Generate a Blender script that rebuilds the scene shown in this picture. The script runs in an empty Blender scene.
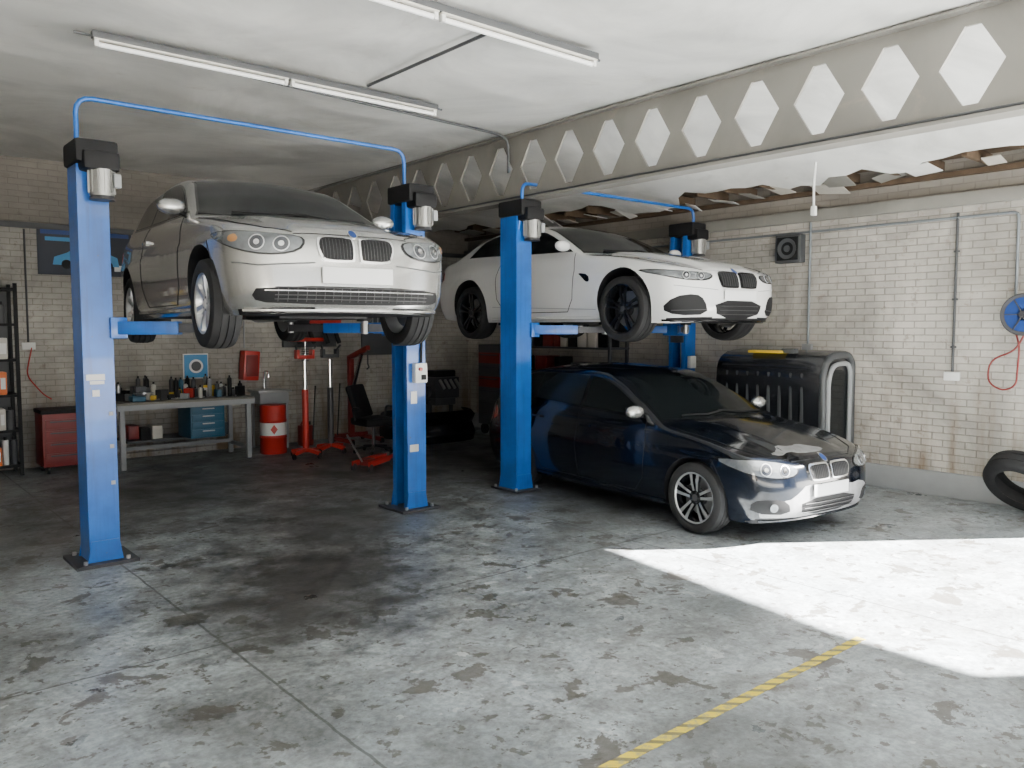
import bpy, bmesh, math, random
from mathutils import Vector, Matrix
from mathutils.bvhtree import BVHTree
from mathutils.geometry import delaunay_2d_cdt
random.seed(7)
SC = bpy.context.scene
COL = SC.collection

# ------------------------------------------------------------------ materials
def new_mat(name):
    m = bpy.data.materials.new(name); m.use_nodes = True
    nt = m.node_tree
    return m, nt, nt.nodes['Principled BSDF']

def mat(name, col, rough=.5, metal=0., var=.12, scale=6., coat=0., emis=0., bump=0., spec=.5):
    m, nt, b = new_mat(name)
    tc = nt.nodes.new('ShaderNodeTexCoord')
    n = nt.nodes.new('ShaderNodeTexNoise'); n.inputs['Scale'].default_value = scale
    n.inputs['Detail'].default_value = 5
    nt.links.new(tc.outputs['Object'], n.inputs['Vector'])
    mx = nt.nodes.new('ShaderNodeMix'); mx.data_type = 'RGBA'
    mx.inputs[6].default_value = (*[c*(1-var) for c in col], 1)
    mx.inputs[7].default_value = (*[min(1, c*(1+var)) for c in col], 1)
    nt.links.new(n.outputs['Fac'], mx.inputs[0])
    nt.links.new(mx.outputs[2], b.inputs['Base Color'])
    b.inputs['Roughness'].default_value = rough
    b.inputs['Metallic'].default_value = metal
    b.inputs['Coat Weight'].default_value = coat
    b.inputs['Coat Roughness'].default_value = .05
    b.inputs['Specular IOR Level'].default_value = spec
    if emis:
        b.inputs['Emission Color'].default_value = (1, 1, 1, 1)
        b.inputs['Emission Strength'].default_value = emis
    if bump:
        bp = nt.nodes.new('ShaderNodeBump'); bp.inputs['Strength'].default_value = bump
        bp.inputs['Distance'].default_value = .01
        nt.links.new(n.outputs['Fac'], bp.inputs['Height'])
        nt.links.new(bp.outputs['Normal'], b.inputs['Normal'])
    return m

def ramp(nt, src, stops):
    r = nt.nodes.new('ShaderNodeValToRGB')
    el = r.color_ramp.elements
    while len(el) < len(stops): el.new(.5)
    for e, (p, c) in zip(el, stops):
        e.position = p; e.color = (c, c, c, 1) if not isinstance(c, tuple) else (*c, 1)
    nt.links.new(src, r.inputs['Fac'])
    return r

def mixc(nt, fac, a, b, blend='MIX'):
    mx = nt.nodes.new('ShaderNodeMix'); mx.data_type = 'RGBA'; mx.blend_type = blend
    for s, v in ((0, fac), (6, a), (7, b)):
        if isinstance(v, (float, int)): mx.inputs[s].default_value = v
        elif isinstance(v, tuple): mx.inputs[s].default_value = (*v, 1)
        else: nt.links.new(v, mx.inputs[s])
    return mx.outputs[2]

def math_n(nt, op, a, b=None, clamp=False):
    n = nt.nodes.new('ShaderNodeMath'); n.operation = op; n.use_clamp = clamp
    for i, v in enumerate((a, b)):
        if v is None: continue
        if isinstance(v, (float, int)): n.inputs[i].default_value = v
        else: nt.links.new(v, n.inputs[i])
    return n.outputs[0]

def noise(nt, vec, scale, detail=6, rough=.6, dist=0.):
    n = nt.nodes.new('ShaderNodeTexNoise')
    n.inputs['Scale'].default_value = scale; n.inputs['Detail'].default_value = detail
    n.inputs['Roughness'].default_value = rough; n.inputs['Distortion'].default_value = dist
    nt.links.new(vec, n.inputs['Vector'])
    return n.outputs['Fac']

def brick_mat(name, axis, zsplit=2.98, k=1.):
    m, nt, b = new_mat(name)
    tc = nt.nodes.new('ShaderNodeTexCoord')
    sp = nt.nodes.new('ShaderNodeSeparateXYZ'); nt.links.new(tc.outputs['Object'], sp.inputs[0])
    cb = nt.nodes.new('ShaderNodeCombineXYZ')
    nt.links.new(sp.outputs[axis], cb.inputs['X']); nt.links.new(sp.outputs['Z'], cb.inputs['Y'])
    br = nt.nodes.new('ShaderNodeTexBrick')
    br.inputs['Scale'].default_value = 1; br.inputs['Brick Width'].default_value = .225
    br.inputs['Row Height'].default_value = .075; br.inputs['Mortar Size'].default_value = .005
    br.inputs['Mortar Smooth'].default_value = .3
    br.inputs['Color1'].default_value = (.60*k, .565*k, .51*k, 1)
    br.inputs['Color2'].default_value = (.52*k, .49*k, .44*k, 1)
    br.inputs['Mortar'].default_value = (.38*k, .35*k, .31*k, 1)
    nt.links.new(cb.outputs[0], br.inputs['Vector'])
    P = tc.outputs['Object']
    g = ramp(nt, noise(nt, P, .9, 8, .65, .6), [(.35, .52), (.64, 1.)])
    c = mixc(nt, 1., br.outputs['Color'], g.outputs['Color'], 'MULTIPLY')
    chips = ramp(nt, noise(nt, P, 9, 8, .7), [(.58, 0.), (.66, 1.)])
    c = mixc(nt, math_n(nt, 'MULTIPLY', chips.outputs['Color'], .6), c, (.24*k, .19*k, .155*k))
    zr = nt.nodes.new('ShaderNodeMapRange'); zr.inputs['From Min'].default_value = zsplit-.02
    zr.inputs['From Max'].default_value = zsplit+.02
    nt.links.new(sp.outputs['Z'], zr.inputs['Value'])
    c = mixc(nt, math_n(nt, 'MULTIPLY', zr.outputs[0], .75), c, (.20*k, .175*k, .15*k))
    zd = nt.nodes.new('ShaderNodeMapRange'); zd.inputs['From Min'].default_value = 1.5
    zd.inputs['From Max'].default_value = .1
    nt.links.new(sp.outputs['Z'], zd.inputs['Value'])
    st = nt.nodes.new('ShaderNodeMapping'); st.inputs['Scale'].default_value = (3, 3, .35)
    nt.links.new(P, st.inputs['Vector'])
    drip = ramp(nt, noise(nt, st.outputs[0], 1.6, 6), [(.44, 0.), (.64, 1.)])
    f = math_n(nt, 'MULTIPLY', math_n(nt, 'MULTIPLY', zd.outputs[0], drip.outputs['Color']), .95, True)
    c = mixc(nt, f, c, (.18, .12, .065))
    nt.links.new(c, b.inputs['Base Color'])
    b.inputs['Roughness'].default_value = .75
    bp = nt.nodes.new('ShaderNodeBump'); bp.inputs['Strength'].default_value = .8
    bp.inputs['Distance'].default_value = .012; bp.invert = True
    nt.links.new(br.outputs['Fac'], bp.inputs['Height'])
    nt.links.new(bp.outputs['Normal'], b.inputs['Normal'])
    return m

def floor_mat():
    m, nt, b = new_mat('worn_painted_concrete')
    tc = nt.nodes.new('ShaderNodeTexCoord'); P = tc.outputs['Object']
    sp = nt.nodes.new('ShaderNodeSeparateXYZ'); nt.links.new(P, sp.inputs[0])
    big = ramp(nt, noise(nt, P, .55, 6, .6, .4), [(.35, 0.), (.65, 1.)])
    c = mixc(nt, big.outputs['Color'], (.34, .385, .415), (.48, .525, .55))
    sc = ramp(nt, noise(nt, P, 4., 12, .75, .9), [(.42, 0.), (.60, 1.)])
    c = mixc(nt, math_n(nt, 'MULTIPLY', sc.outputs['Color'], .62), c, (.19, .20, .205))
    sc2 = ramp(nt, noise(nt, P, 1.3, 10, .72, 1.2), [(.47, 0.), (.61, 1.)])
    c = mixc(nt, math_n(nt, 'MULTIPLY', sc2.outputs['Color'], .55), c, (.13, .128, .12))
    fine = ramp(nt, noise(nt, P, 26., 6, .7), [(.4, .68), (.6, 1.)])
    c = mixc(nt, 1., c, fine.outputs['Color'], 'MULTIPLY')
    ch1 = ramp(nt, noise(nt, P, 2.9, 9, .66, .35), [(.58, 0.), (.59, 1.)])
    c = mixc(nt, math_n(nt, 'MULTIPLY', ch1.outputs['Color'], .8), c, (.085, .075, .062))
    ch2 = ramp(nt, noise(nt, P, 8.5, 6, .65), [(.60, 0.), (.62, 1.)])
    c = mixc(nt, math_n(nt, 'MULTIPLY', ch2.outputs['Color'], .8), c, (.09, .08, .07))
    ch3 = ramp(nt, noise(nt, P, 17., 5, .6), [(.62, 0.), (.64, 1.)])
    c = mixc(nt, math_n(nt, 'MULTIPLY', ch3.outputs['Color'], .6), c, (.11, .10, .09))
    lt2 = ramp(nt, noise(nt, P, 5.5, 6, .6, .2), [(.64, 0.), (.66, 1.)])
    c = mixc(nt, math_n(nt, 'MULTIPLY', lt2.outputs['Color'], .5), c, (.56, .59, .60))
    def stain(c, x, y, r, strength, col=(.030, .028, .026)):
        d = nt.nodes.new('ShaderNodeVectorMath'); d.operation = 'DISTANCE'
        d.inputs[1].default_value = (x, y, 0); nt.links.new(P, d.inputs[0])
        dd = math_n(nt, 'ADD', math_n(nt, 'DIVIDE', d.outputs['Value'], r),
                    math_n(nt, 'MULTIPLY', noise(nt, P, 2.6, 10, .7), 1.5))
        mr = nt.nodes.new('ShaderNodeMapRange'); mr.inputs['From Min'].default_value = 1.65
        mr.inputs['From Max'].default_value = 1.0
        nt.links.new(dd, mr.inputs['Value'])
        return mixc(nt, math_n(nt, 'MULTIPLY', mr.outputs[0], strength, True), c, col)
    for s in ((2.7, 5.35, 1.75, .92), (3.6, 6.8, 1.8, .78), (2.3, 4.7, 1.0, .7), (5.3, 9.4, 3.3, .82), (7.4, 8.6, 3.3, .85),
              (2.6, 9.4, 2.7, .75), (1.0, 8.0, 2.1, .6), (4.7, 4.9, .9, .4), (3.0, 2.0, .7, .55), (6.6, 6.0, 2.5, .7),
              (1.6, 3.6, .9, .5), (4.2, 3.0, .8, .45), (.6, 5.2, 1.1, .5), (3.4, 3.7, .7, .45), (2.0, 2.6, .6, .45)):
        c = stain(c, *s)
    jn = math_n(nt, 'MULTIPLY', math_n(nt, 'SUBTRACT', noise(nt, P, 4, 4), .5), .03)
    for out, pos in (('X', 1.7), ('Y', 4.53), ('X', 5.2), ('Y', 8.4), ('X', -1.6), ('Y', 1.0)):
        dv = math_n(nt, 'ABSOLUTE', math_n(nt, 'ADD', math_n(nt, 'SUBTRACT', sp.outputs[out], pos), jn))
        lt = math_n(nt, 'LESS_THAN', dv, .008)
        c = mixc(nt, math_n(nt, 'MULTIPLY', lt, .7), c, (.05, .048, .045))
    nt.links.new(c, b.inputs['Base Color'])
    rr = ramp(nt, noise(nt, P, 1.7, 6), [(.3, .26), (.7, .58)])
    nt.links.new(rr.outputs['Color'], b.inputs['Roughness'])
    bp = nt.nodes.new('ShaderNodeBump'); bp.inputs['Strength'].default_value = .25
    bp.inputs['Distance'].default_value = .01
    nt.links.new(noise(nt, P, 14, 8, .7), bp.inputs['Height'])
    nt.links.new(bp.outputs['Normal'], b.inputs['Normal'])
    return m

def ceil_mat(name, base=(.74, .73, .70), lo=.66):
    m, nt, b = new_mat(name)
    tc = nt.nodes.new('ShaderNodeTexCoord'); P = tc.outputs['Object']
    g = ramp(nt, noise(nt, P, .6, 8, .62, 1.2), [(.32, lo), (.6, 1.)])
    c = mixc(nt, 1., base, g.outputs['Color'], 'MULTIPLY')
    st = ramp(nt, noise(nt, P, 1.8, 9, .7, .5), [(.60, 0.), (.75, 1.)])
    c = mixc(nt, math_n(nt, 'MULTIPLY', st.outputs['Color'], .5), c, (.33, .28, .22))
    nt.links.new(c, b.inputs['Base Color']); b.inputs['Roughness'].default_value = .40
    bp = nt.nodes.new('ShaderNodeBump'); bp.inputs['Strength'].default_value = .9
    bp.inputs['Distance'].default_value = .18
    nt.links.new(noise(nt, P, .7, 2, .4, .3), bp.inputs['Height'])
    nt.links.new(bp.outputs['Normal'], b.inputs['Normal'])
    return m

def tape_mat():
    m, nt, b = new_mat('hazard_tape')
    tc = nt.nodes.new('ShaderNodeTexCoord'); P = tc.outputs['Object']
    sp = nt.nodes.new('ShaderNodeSeparateXYZ'); nt.links.new(P, sp.inputs[0])
    w = math_n(nt, 'FRACT', math_n(nt, 'MULTIPLY', math_n(nt, 'ADD', sp.outputs['X'], sp.outputs['Y']), 9.))
    lt = math_n(nt, 'LESS_THAN', w, .36)
    wear = ramp(nt, noise(nt, P, 18, 8, .7), [(.50, 0.), (.60, 1.)])
    c = mixc(nt, lt, (.64, .50, .03), (.18, .16, .07))
    c = mixc(nt, math_n(nt, 'MULTIPLY', wear.outputs['Color'], .7), c, (.24, .24, .17))
    nt.links.new(c, b.inputs['Base Color']); b.inputs['Roughness'].default_value = .6
    return m

def worn_paint(name, col, under, rough=.3):
    m, nt, b = new_mat(name)
    tc = nt.nodes.new('ShaderNodeTexCoord'); P = tc.outputs['Object']
    g = ramp(nt, noise(nt, P, 3., 6, .6), [(.35, .78), (.65, 1.1)])
    c = mixc(nt, 1., col, g.outputs['Color'], 'MULTIPLY')
    ch = ramp(nt, noise(nt, P, 13., 9, .72), [(.655, 0.), (.67, 1.)])
    c = mixc(nt, math_n(nt, 'MULTIPLY', ch.outputs['Color'], .85), c, under)
    st = nt.nodes.new('ShaderNodeMapping'); st.inputs['Scale'].default_value = (12, 12, .6); nt.links.new(P, st.inputs['Vector'])
    gr = ramp(nt, noise(nt, st.outputs[0], 2., 6), [(.52, 0.), (.72, 1.)])
    c = mixc(nt, math_n(nt, 'MULTIPLY', gr.outputs['Color'], .35), c, (.02, .03, .05))
    nt.links.new(c, b.inputs['Base Color']); b.inputs['Roughness'].default_value = rough
    b.inputs['Coat Weight'].default_value = .25
    return m

M = dict(
    blue=worn_paint('lift_blue_paint', (.006, .110, .44), (.10, .09, .08), .32),
    steel=mat('bare_steel', (.36, .36, .36), .38, .85, .2, 8),
    darksteel=mat('dark_steel', (.06, .06, .065), .5, .4, .3, 8),
    alu=mat('cast_aluminium', (.34, .34, .33), .4, .75, .2, 12),
    black=mat('black_plastic', (.010, .010, .011), .6, 0, .3, 10, spec=.2),
    slat=mat('grille_slats', (.03, .03, .032), .4, 0, .2, 10),
    gloss=mat('gloss_black', (.005, .005, .006), .18, 0, .2, 8, .1, spec=.3),
    rubber=mat('tyre_rubber', (.018, .018, .019), .8, 0, .35, 14, spec=.3),
    red=mat('red_paint', (.42, .016, .010), .4, 0, .25, 6, .2),
    dred=mat('dark_red_paint', (.17, .012, .010), .45, 0, .25, 6),
    orange=mat('orange_plastic', (.75, .16, .02), .4),
    yellow=mat('yellow_plastic', (.75, .50, .03), .45),
    green=mat('green_plastic', (.05, .28, .09), .45),
    white=mat('white_plastic', (.72, .72, .70), .45, 0, .06),
    cream=mat('cream_paint', (.50, .48, .43), .6, 0, .12),
    grey=mat('grey_paint', (.28, .29, .30), .5, 0, .15),
    dgrey=mat('dark_grey_paint', (.055, .058, .062), .5, 0, .2),
    conduit=mat('galvanised_conduit', (.20, .22, .24), .5, .3, .2),
    wood=mat('old_timber', (.085, .058, .038), .9, 0, .5, 9, bump=.4, spec=.2),
    plaster=mat('broken_plasterboard', (.42, .39, .34), .8, 0, .3, 5),
    woodtop=mat('bench_top', (.18, .165, .14), .65, 0, .35, 7),
    bin=mat('teal_enamel', (.015, .09, .16), .45),
    cyan=mat('cyan_sticker', (.04, .24, .50), .4),
    hose=mat('blue_hose', (.006, .04, .20), .45, 0, .2, 9),
    tube=mat('fluorescent_tube', (.9, .9, .88), .3, 0, .02, 3, 0, .35),
    chrome=mat('chrome', (.70, .70, .71), .12, 1., .04),
    rim=mat('alloy_silver', (.50, .51, .52), .28, .8, .08),
    rimblack=mat('alloy_black', (.012, .013, .016), .22, .4, .1, 6, .4),
    lamp=mat('headlamp_glass', (.13, .14, .15), .10, .4, .5, 24, .9),
    lampdark=mat('headlamp_dark', (.035, .038, .045), .12, .2, .3, 20, .6),
    amber=mat('indicator_amber', (.35, .17, .06), .2, .2, .1, 8, .6),
    tail=mat('tail_lamp_red', (.25, .01, .01), .12, 0, .2, 8, .8),
    plate=mat('blank_number_plate', (.72, .72, .72), .45, 0, .02),
    glass=mat('tinted_car_glass', (.008, .010, .011), .08, 0, .2, 2, 0., spec=.13),
    silver=mat('silver_car_paint', (.42, .42, .41), .24, .78, .03, 3, 1.),
    whitep=mat('white_car_paint', (.72, .72, .715), .18, 0, .02, 3, 1.),
    navy=mat('black_blue_car_paint', (.0025, .004, .008), .14, .0, .15, 3, .5, spec=.35),
    greypatch=mat('mottled_grey_patch', (.22, .22, .225), .5, .2, .6, 14),
    skin=mat('canopy_gelcoat', (.014, .015, .018), .22, 0, .2, 4, .6),
    bannerbg=mat('banner_print', (.010, .015, .032), .5, 0, .5, 3),
)
M['brickx'] = brick_mat('painted_brick_back', 'X', 3.08, .76)
M['bricky'] = brick_mat('painted_brick_side', 'Y', 3.18, .95)
M['floor'] = floor_mat()
M['ceil'] = ceil_mat('ceiling_board', (.75, .745, .72), .62)
M['beam'] = ceil_mat('beam_old_paint', (.215, .205, .185), .75)
M['tape'] = tape_mat()
M['yard'] = mat('yard_concrete', (.42, .41, .38), .8, 0, .2, 2)

# ------------------------------------------------------------------ mesh builder
class MB:
    def __init__(s):
        s.v = []; s.f = []; s.m = []; s.sm = []; s.mats = []
    def mi(s, k):
        m = M[k] if isinstance(k, str) else k
        if m not in s.mats: s.mats.append(m)
        return s.mats.index(m)
    def add(s, vs, fs, k, smooth=False):
        o = len(s.v); i = s.mi(k)
        s.v += [Vector(v) for v in vs]
        for f in fs:
            s.f.append([o+a for a in f]); s.m.append(i); s.sm.append(smooth)
    def addbm(s, bm, k, smooth=False):
        bm.verts.index_update()
        s.add([v.co.copy() for v in bm.verts], [[v.index for v in f.verts] for f in bm.faces], k, smooth)
        bm.free()
    def box(s, c, d, k, rz=0, bev=0., R=None, taper=None):
        bm = bmesh.new(); bmesh.ops.create_cube(bm, size=1)
        for v in bm.verts:
            t = 1.
            if taper and v.co.z > 0: t = taper
            v.co = Vector((v.co.x*d[0]*t, v.co.y*d[1]*t, v.co.z*d[2]))
        if bev: bmesh.ops.bevel(bm, geom=bm.edges[:], offset=bev, segments=2, affect='EDGES', profile=.6)
        mt = Matrix.Translation(Vector(c)) @ (R.to_4x4() if R is not None else Matrix.Rotation(rz, 4, 'Z'))
        bm.transform(mt); s.addbm(bm, k, bev > 0)
    def beam(s, p0, p1, w, h, k, bev=0.):
        p0 = Vector(p0); p1 = Vector(p1); d = p1-p0
        q = d.to_track_quat('Y', 'Z')
        s.box((p0+p1)/2, (w, d.length, h), k, R=q.to_matrix(), bev=bev)
    def cyl(s, p0, p1, r0, k, r1=None, seg=20, caps=True):
        p0 = Vector(p0); p1 = Vector(p1); r1 = r0 if r1 is None else r1
        q = (p1-p0).to_track_quat('Z', 'Y').to_matrix()
        vs = []; fs = []
        for p, r in ((p0, r0), (p1, r1)):
            for i in range(seg):
                a = 2*math.pi*i/seg
                vs.append(p+q @ Vector((r*math.cos(a), r*math.sin(a), 0)))
        fs = [[i, (i+1) % seg, seg+(i+1) % seg, seg+i] for i in range(seg)]
        s.add(vs, fs, k, True)
        if caps:
            s.add(vs, [list(range(seg))[::-1], list(range(seg, 2*seg))], k, False)
    def lathe(s, prof, o, ax, k, seg=40, closed=False):
        o = Vector(o); q = Vector(ax).to_track_quat('Z', 'Y').to_matrix()
        vs = []; n = len(prof)
        for i in range(seg):
            a = 2*math.pi*i/seg
            for h, r in prof:
                vs.append(o+q @ Vector((r*math.cos(a), r*math.sin(a), h)))
        fs = []
        for i in range(seg):
            j = (i+1) % seg
            for t in range(n if closed else n-1):
                u = (t+1) % n
                fs.append([i*n+t, j*n+t, j*n+u, i*n+u])
        s.add(vs, fs, k, True)
    def sphere(s, c, r, k, seg=16, R=None):
        bm = bmesh.new(); bmesh.ops.create_uvsphere(bm, u_segments=seg, v_segments=seg//2+2, radius=1)
        r = r if isinstance(r, (tuple, list)) else (r, r, r)
        mt = Matrix.Translation(Vector(c)) @ (R.to_4x4() if R is not None else Matrix.Identity(4)) @ Matrix.Diagonal((*r, 1))
        bm.transform(mt); s.addbm(bm, k, True)
    def tube(s, pts, r, k, seg=8, rnd=0.):
        pts = [Vector(p) for p in pts]
        if rnd:
            out = [pts[0]]
            for a, b, c in zip(pts, pts[1:], pts[2:]):
                d0 = (a-b); d1 = (c-b); q = min(rnd, d0.length*.49, d1.length*.49)
                A = b+d0.normalized()*q; C = b+d1.normalized()*q
                for t in (0, .25, .5, .75, 1):
                    out.append(A.lerp(b, t).lerp(b.lerp(C, t), t))
            out.append(pts[-1]); pts = out
        n = len(pts); rings = []; up = None
        for i, p in enumerate(pts):
            d = (pts[min(i+1, n-1)]-pts[max(i-1, 0)])
            if d.length < 1e-9: d = Vector((0, 0, 1))
            d.normalize()
            if up is None:
                up = Vector((0, 0, 1)) if abs(d.z) < .9 else Vector((1, 0, 0))
            up = (up-d*up.dot(d)); 
            if up.length < 1e-4: up = d.orthogonal()
            up.normalize(); sd = d.cross(up)
            rings.append([p+(up*math.cos(2*math.pi*j/seg)+sd*math.sin(2*math.pi*j/seg))*r for j in range(seg)])
        vs = [v for rg in rings for v in rg]
        fs = [[i*seg+j, i*seg+(j+1) % seg, (i+1)*seg+(j+1) % seg, (i+1)*seg+j] for i in range(n-1) for j in range(seg)]
        fs += [list(range(seg))[::-1], [(n-1)*seg+j for j in range(seg)]]
        s.add(vs, fs, k, True)
    def prism(s, poly, o, U, V, depth, k):
        o = Vector(o); U = Vector(U); V = Vector(V); N = U.cross(V).normalized()*depth
        n = len(poly)
        vs = [o+U*a+V*b for a, b in poly]+[o+U*a+V*b+N for a, b in poly]
        fs = [list(range(n))[::-1], list(range(n, 2*n))]+[[i, (i+1) % n, n+(i+1) % n, n+i] for i in range(n)]
        s.add(vs, fs, k)
    def done(s, name, parent=None, loc=(0, 0, 0), rz=0, angle=38):
        me = bpy.data.meshes.new(name)
        me.from_pydata([tuple(v) for v in s.v], [], s.f)
        for m in s.mats: me.materials.append(m)
        me.polygons.foreach_set('material_index', s.m)
        me.polygons.foreach_set('use_smooth', s.sm)
        me.update()
        bm = bmesh.new(); bm.from_mesh(me); bmesh.ops.recalc_face_normals(bm, faces=bm.faces); bm.to_mesh(me); bm.free()
        me.set_sharp_from_angle(angle=math.radians(angle))
        ob = bpy.data.objects.new(name, me); COL.objects.link(ob)
        ob.location = loc; ob.rotation_euler = (0, 0, rz)
        if parent: ob.parent = parent
        return ob

def empty(name, loc, rz=0):
    e = bpy.data.objects.new(name, None); COL.objects.link(e)
    e.location = loc; e.rotation_euler = (0, 0, rz); e.empty_display_size = .3
    return e

# ------------------------------------------------------------------ cars
def pchip(pts):
    xs = [p[0] for p in pts]; ys = [p[1] for p in pts]; n = len(xs)
    h = [xs[i+1]-xs[i] for i in range(n-1)]; d = [(ys[i+1]-ys[i])/h[i] for i in range(n-1)]
    m = [d[0]]+[0]*(n-2)+[d[-1]]
    for i in range(1, n-1):
        if d[i-1]*d[i] > 0:
            w1 = 2*h[i]+h[i-1]; w2 = h[i]+2*h[i-1]
            m[i] = (w1+w2)/(w1/d[i-1]+w2/d[i])
    def f(x):
        if x <= xs[0]: return ys[0]
        if x >= xs[-1]: return ys[-1]
        i = 0
        while x > xs[i+1]: i += 1
        t = (x-xs[i])/h[i]
        return (ys[i]*(1+2*t)*(1-t)**2+m[i]*h[i]*t*(1-t)**2+ys[i+1]*t*t*(3-2*t)+m[i+1]*h[i]*t*t*(t-1))
    return f

def chaikin(p, it=2):
    for _ in range(it):
        q = []
        for i in range(len(p)):
            a = p[i]; b = p[(i+1) % len(p)]
            q += [(a[0]*.75+b[0]*.25, a[1]*.75+b[1]*.25), (a[0]*.25+b[0]*.75, a[1]*.25+b[1]*.75)]
        p = q
    return p

def sstep(a, b, x):
    t = max(0., min(1., (x-a)/(b-a))); return t*t*(3-2*t)

class Car:
    def __init__(s, P):
        s.P = P; L = P['L']
        s.zt = pchip(P['zt']); s.zb = pchip(P['zb']); s.wf = pchip(P['wf']); s.g = pchip(P['g'])
        s.cr = pchip(P['cr']); s.rt = pchip(P['rt'])
        s.ax = (P['fo'], P['fo']+P['wb'])
        s.pf = pchip(P['pf']); s.pr = pchip(P['pr'])
    def top(s, q, v):
        P = s.P
        z = s.zt(q)-s.cr(q)*v*v
        k = P.get('dome', 0)
        if k and q < P['cowl']:
            f = sstep(.02, .3, q)*(1-sstep(P['cowl']-.2, P['cowl'], q))
            v0 = .42+.22*q/P['cowl']
            z += k*f*(1-sstep(v0-.03, v0+.04, abs(v)))
        return z
    def W(s, q, z, top):
        w = s.wf(q)*s.g(z)
        if z < .75:
            for a in s.ax: w += s.P.get('flare', .012)*math.exp(-((q-a)/.36)**2)*min(1, max(0, (.78-z)/.15))
        r = s.rt(q); t = (top-z)/r
        if t < 1: w -= r*.8*(1-math.sqrt(max(0, 1-(1-max(t, 0))**2)))
        return w
    def pos(s, u, v, w):
        P = s.P; n = P.get('pn', 2.8)
        pn = 1-(max(0, 1-abs(v)**n))**(1/n)
        sf = P['S0']*pn+s.pf(w); sr = P['S1']*pn+s.pr(w)
        q = sf*(1-u)+(P['L']-sr)*u
        top = s.top(q, v); bot = s.zb(q)
        z = bot+(top-bot)*w
        return Vector((v*s.W(q, z, top), q, z))
    def body(s, matk, parent):
        NU, NV, NW = 130, 40, 36
        us = [i/NU for i in range(NU+1)]
        vs = [math.sin(math.pi/2*(2*j/NV-1)) for j in range(NV+1)]
        ws = [.5-.5*math.cos(math.pi*k/NW) for k in range(NW+1)]
        idx = {}; V = []
        def g(i, j, k):
            t = (i, j, k)
            if t not in idx:
                idx[t] = len(V); V.append(s.pos(us[i], vs[j], ws[k]))
            return idx[t]
        F = []
        for i in range(NU):
            for j in range(NV):
                F.append([g(i, j, NW), g(i, j+1, NW), g(i+1, j+1, NW), g(i+1, j, NW)])
                F.append([g(i, j, 0), g(i+1, j, 0), g(i+1, j+1, 0), g(i, j+1, 0)])
            for k in range(NW):
                F.append([g(i, 0, k), g(i, 0, k+1), g(i+1, 0, k+1), g(i+1, 0, k)])
                F.append([g(i, NV, k), g(i+1, NV, k), g(i+1, NV, k+1), g(i, NV, k+1)])
        for j in range(NV):
            for k in range(NW):
                F.append([g(0, j, k), g(0, j+1, k), g(0, j+1, k+1), g(0, j, k+1)])
                F.append([g(NU, j, k), g(NU, j, k+1), g(NU, j+1, k+1), g(NU, j+1, k)])
        s.bvh = BVHTree.FromPolygons([tuple(v) for v in V], F)
        me = bpy.data.meshes.new('body'); me.from_pydata([tuple(v) for v in V], [], F)
        bm = bmesh.new(); bm.from_mesh(me); bmesh.ops.recalc_face_normals(bm, faces=bm.faces); bm.to_mesh(me); bm.free()
        me.materials.append(M[matk]); me.materials.append(M['black'])
        ob = bpy.data.objects.new('body', me); COL.objects.link(ob)
        cut = MB(); R = s.P['R']+.035
        for a in s.ax:
            for sg in (-1, 1):
                cut.cyl((sg*.50, a, s.P['R']+.005), (sg*1.3, a, s.P['R']+.005), R, 'black', seg=64)
        co = cut.done('cut')
        md = ob.modifiers.new('b', 'BOOLEAN'); md.object = co; md.operation = 'DIFFERENCE'; md.solver = 'EXACT'
        dg = bpy.context.evaluated_depsgraph_get()
        nm = bpy.data.meshes.new_from_object(ob.evaluated_get(dg))
        ob.modifiers.clear(); ob.data = nm
        bpy.data.objects.remove(co)
        if len(nm.materials) < 2:
            nm.materials.clear(); nm.materials.append(M[matk]); nm.materials.append(M['black'])
        for p in nm.polygons:
            c = p.center; p.use_smooth = True; p.material_index = 0
            for a in s.ax:
                d = math.hypot(c.y-a, c.z-s.P['R']-.005)
                if d < R+.002 and abs(c.x) > .49: p.material_index = 1
            if p.normal.z < -.6 and c.z < .35: p.material_index = 1
        nm.set_sharp_from_angle(angle=math.radians(40))
        ob.name = 'body'; ob.parent = parent
        return ob
    def frame(s, kind, sg=1):
        if kind == 'front': return (lambda a, b: Vector((a, -1, b))), Vector((0, 1, 0))
        if kind == 'rear': return (lambda a, b: Vector((a, s.P['L']+1, b))), Vector((0, -1, 0))
        if kind == 'side': return (lambda a, b: Vector((sg*2, a, b))), Vector((-sg, 0, 0))
        if kind == 'top': return (lambda a, b: Vector((a, b, 3))), Vector((0, 0, -1))
        if kind == 'diag':
            D = Vector((-sg*.6, .8, 0)); U = Vector((.8, .6*sg, 0))
            return (lambda a, b: U*a+Vector((0, 0, b))-D*3), D
    def hit(s, O, D):
        loc, nr, i, d = s.bvh.ray_cast(O, D)
        if loc is None: return None
        if nr.dot(D) > 0: nr = -nr
        return loc, nr
    def decal(s, mb, poly, kind, matk, sg=1, off=.004, step=.03, smooth=1, skirt=.006):
        to3, D = s.frame(kind, sg)
        if smooth: poly = chaikin(poly, smooth)
        out = []
        for i in range(len(poly)):
            a = poly[i]; b = poly[(i+1) % len(poly)]
            n = max(1, int(math.hypot(a[0]-b[0], a[1]-b[1])/step))
            for t in range(n): out.append((a[0]+(b[0]-a[0])*t/n, a[1]+(b[1]-a[1])*t/n))
        nO = len(out)
        x0 = min(p[0] for p in out); x1 = max(p[0] for p in out); y0 = min(p[1] for p in out); y1 = max(p[1] for p in out)
        pts = [Vector(p) for p in out]
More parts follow.
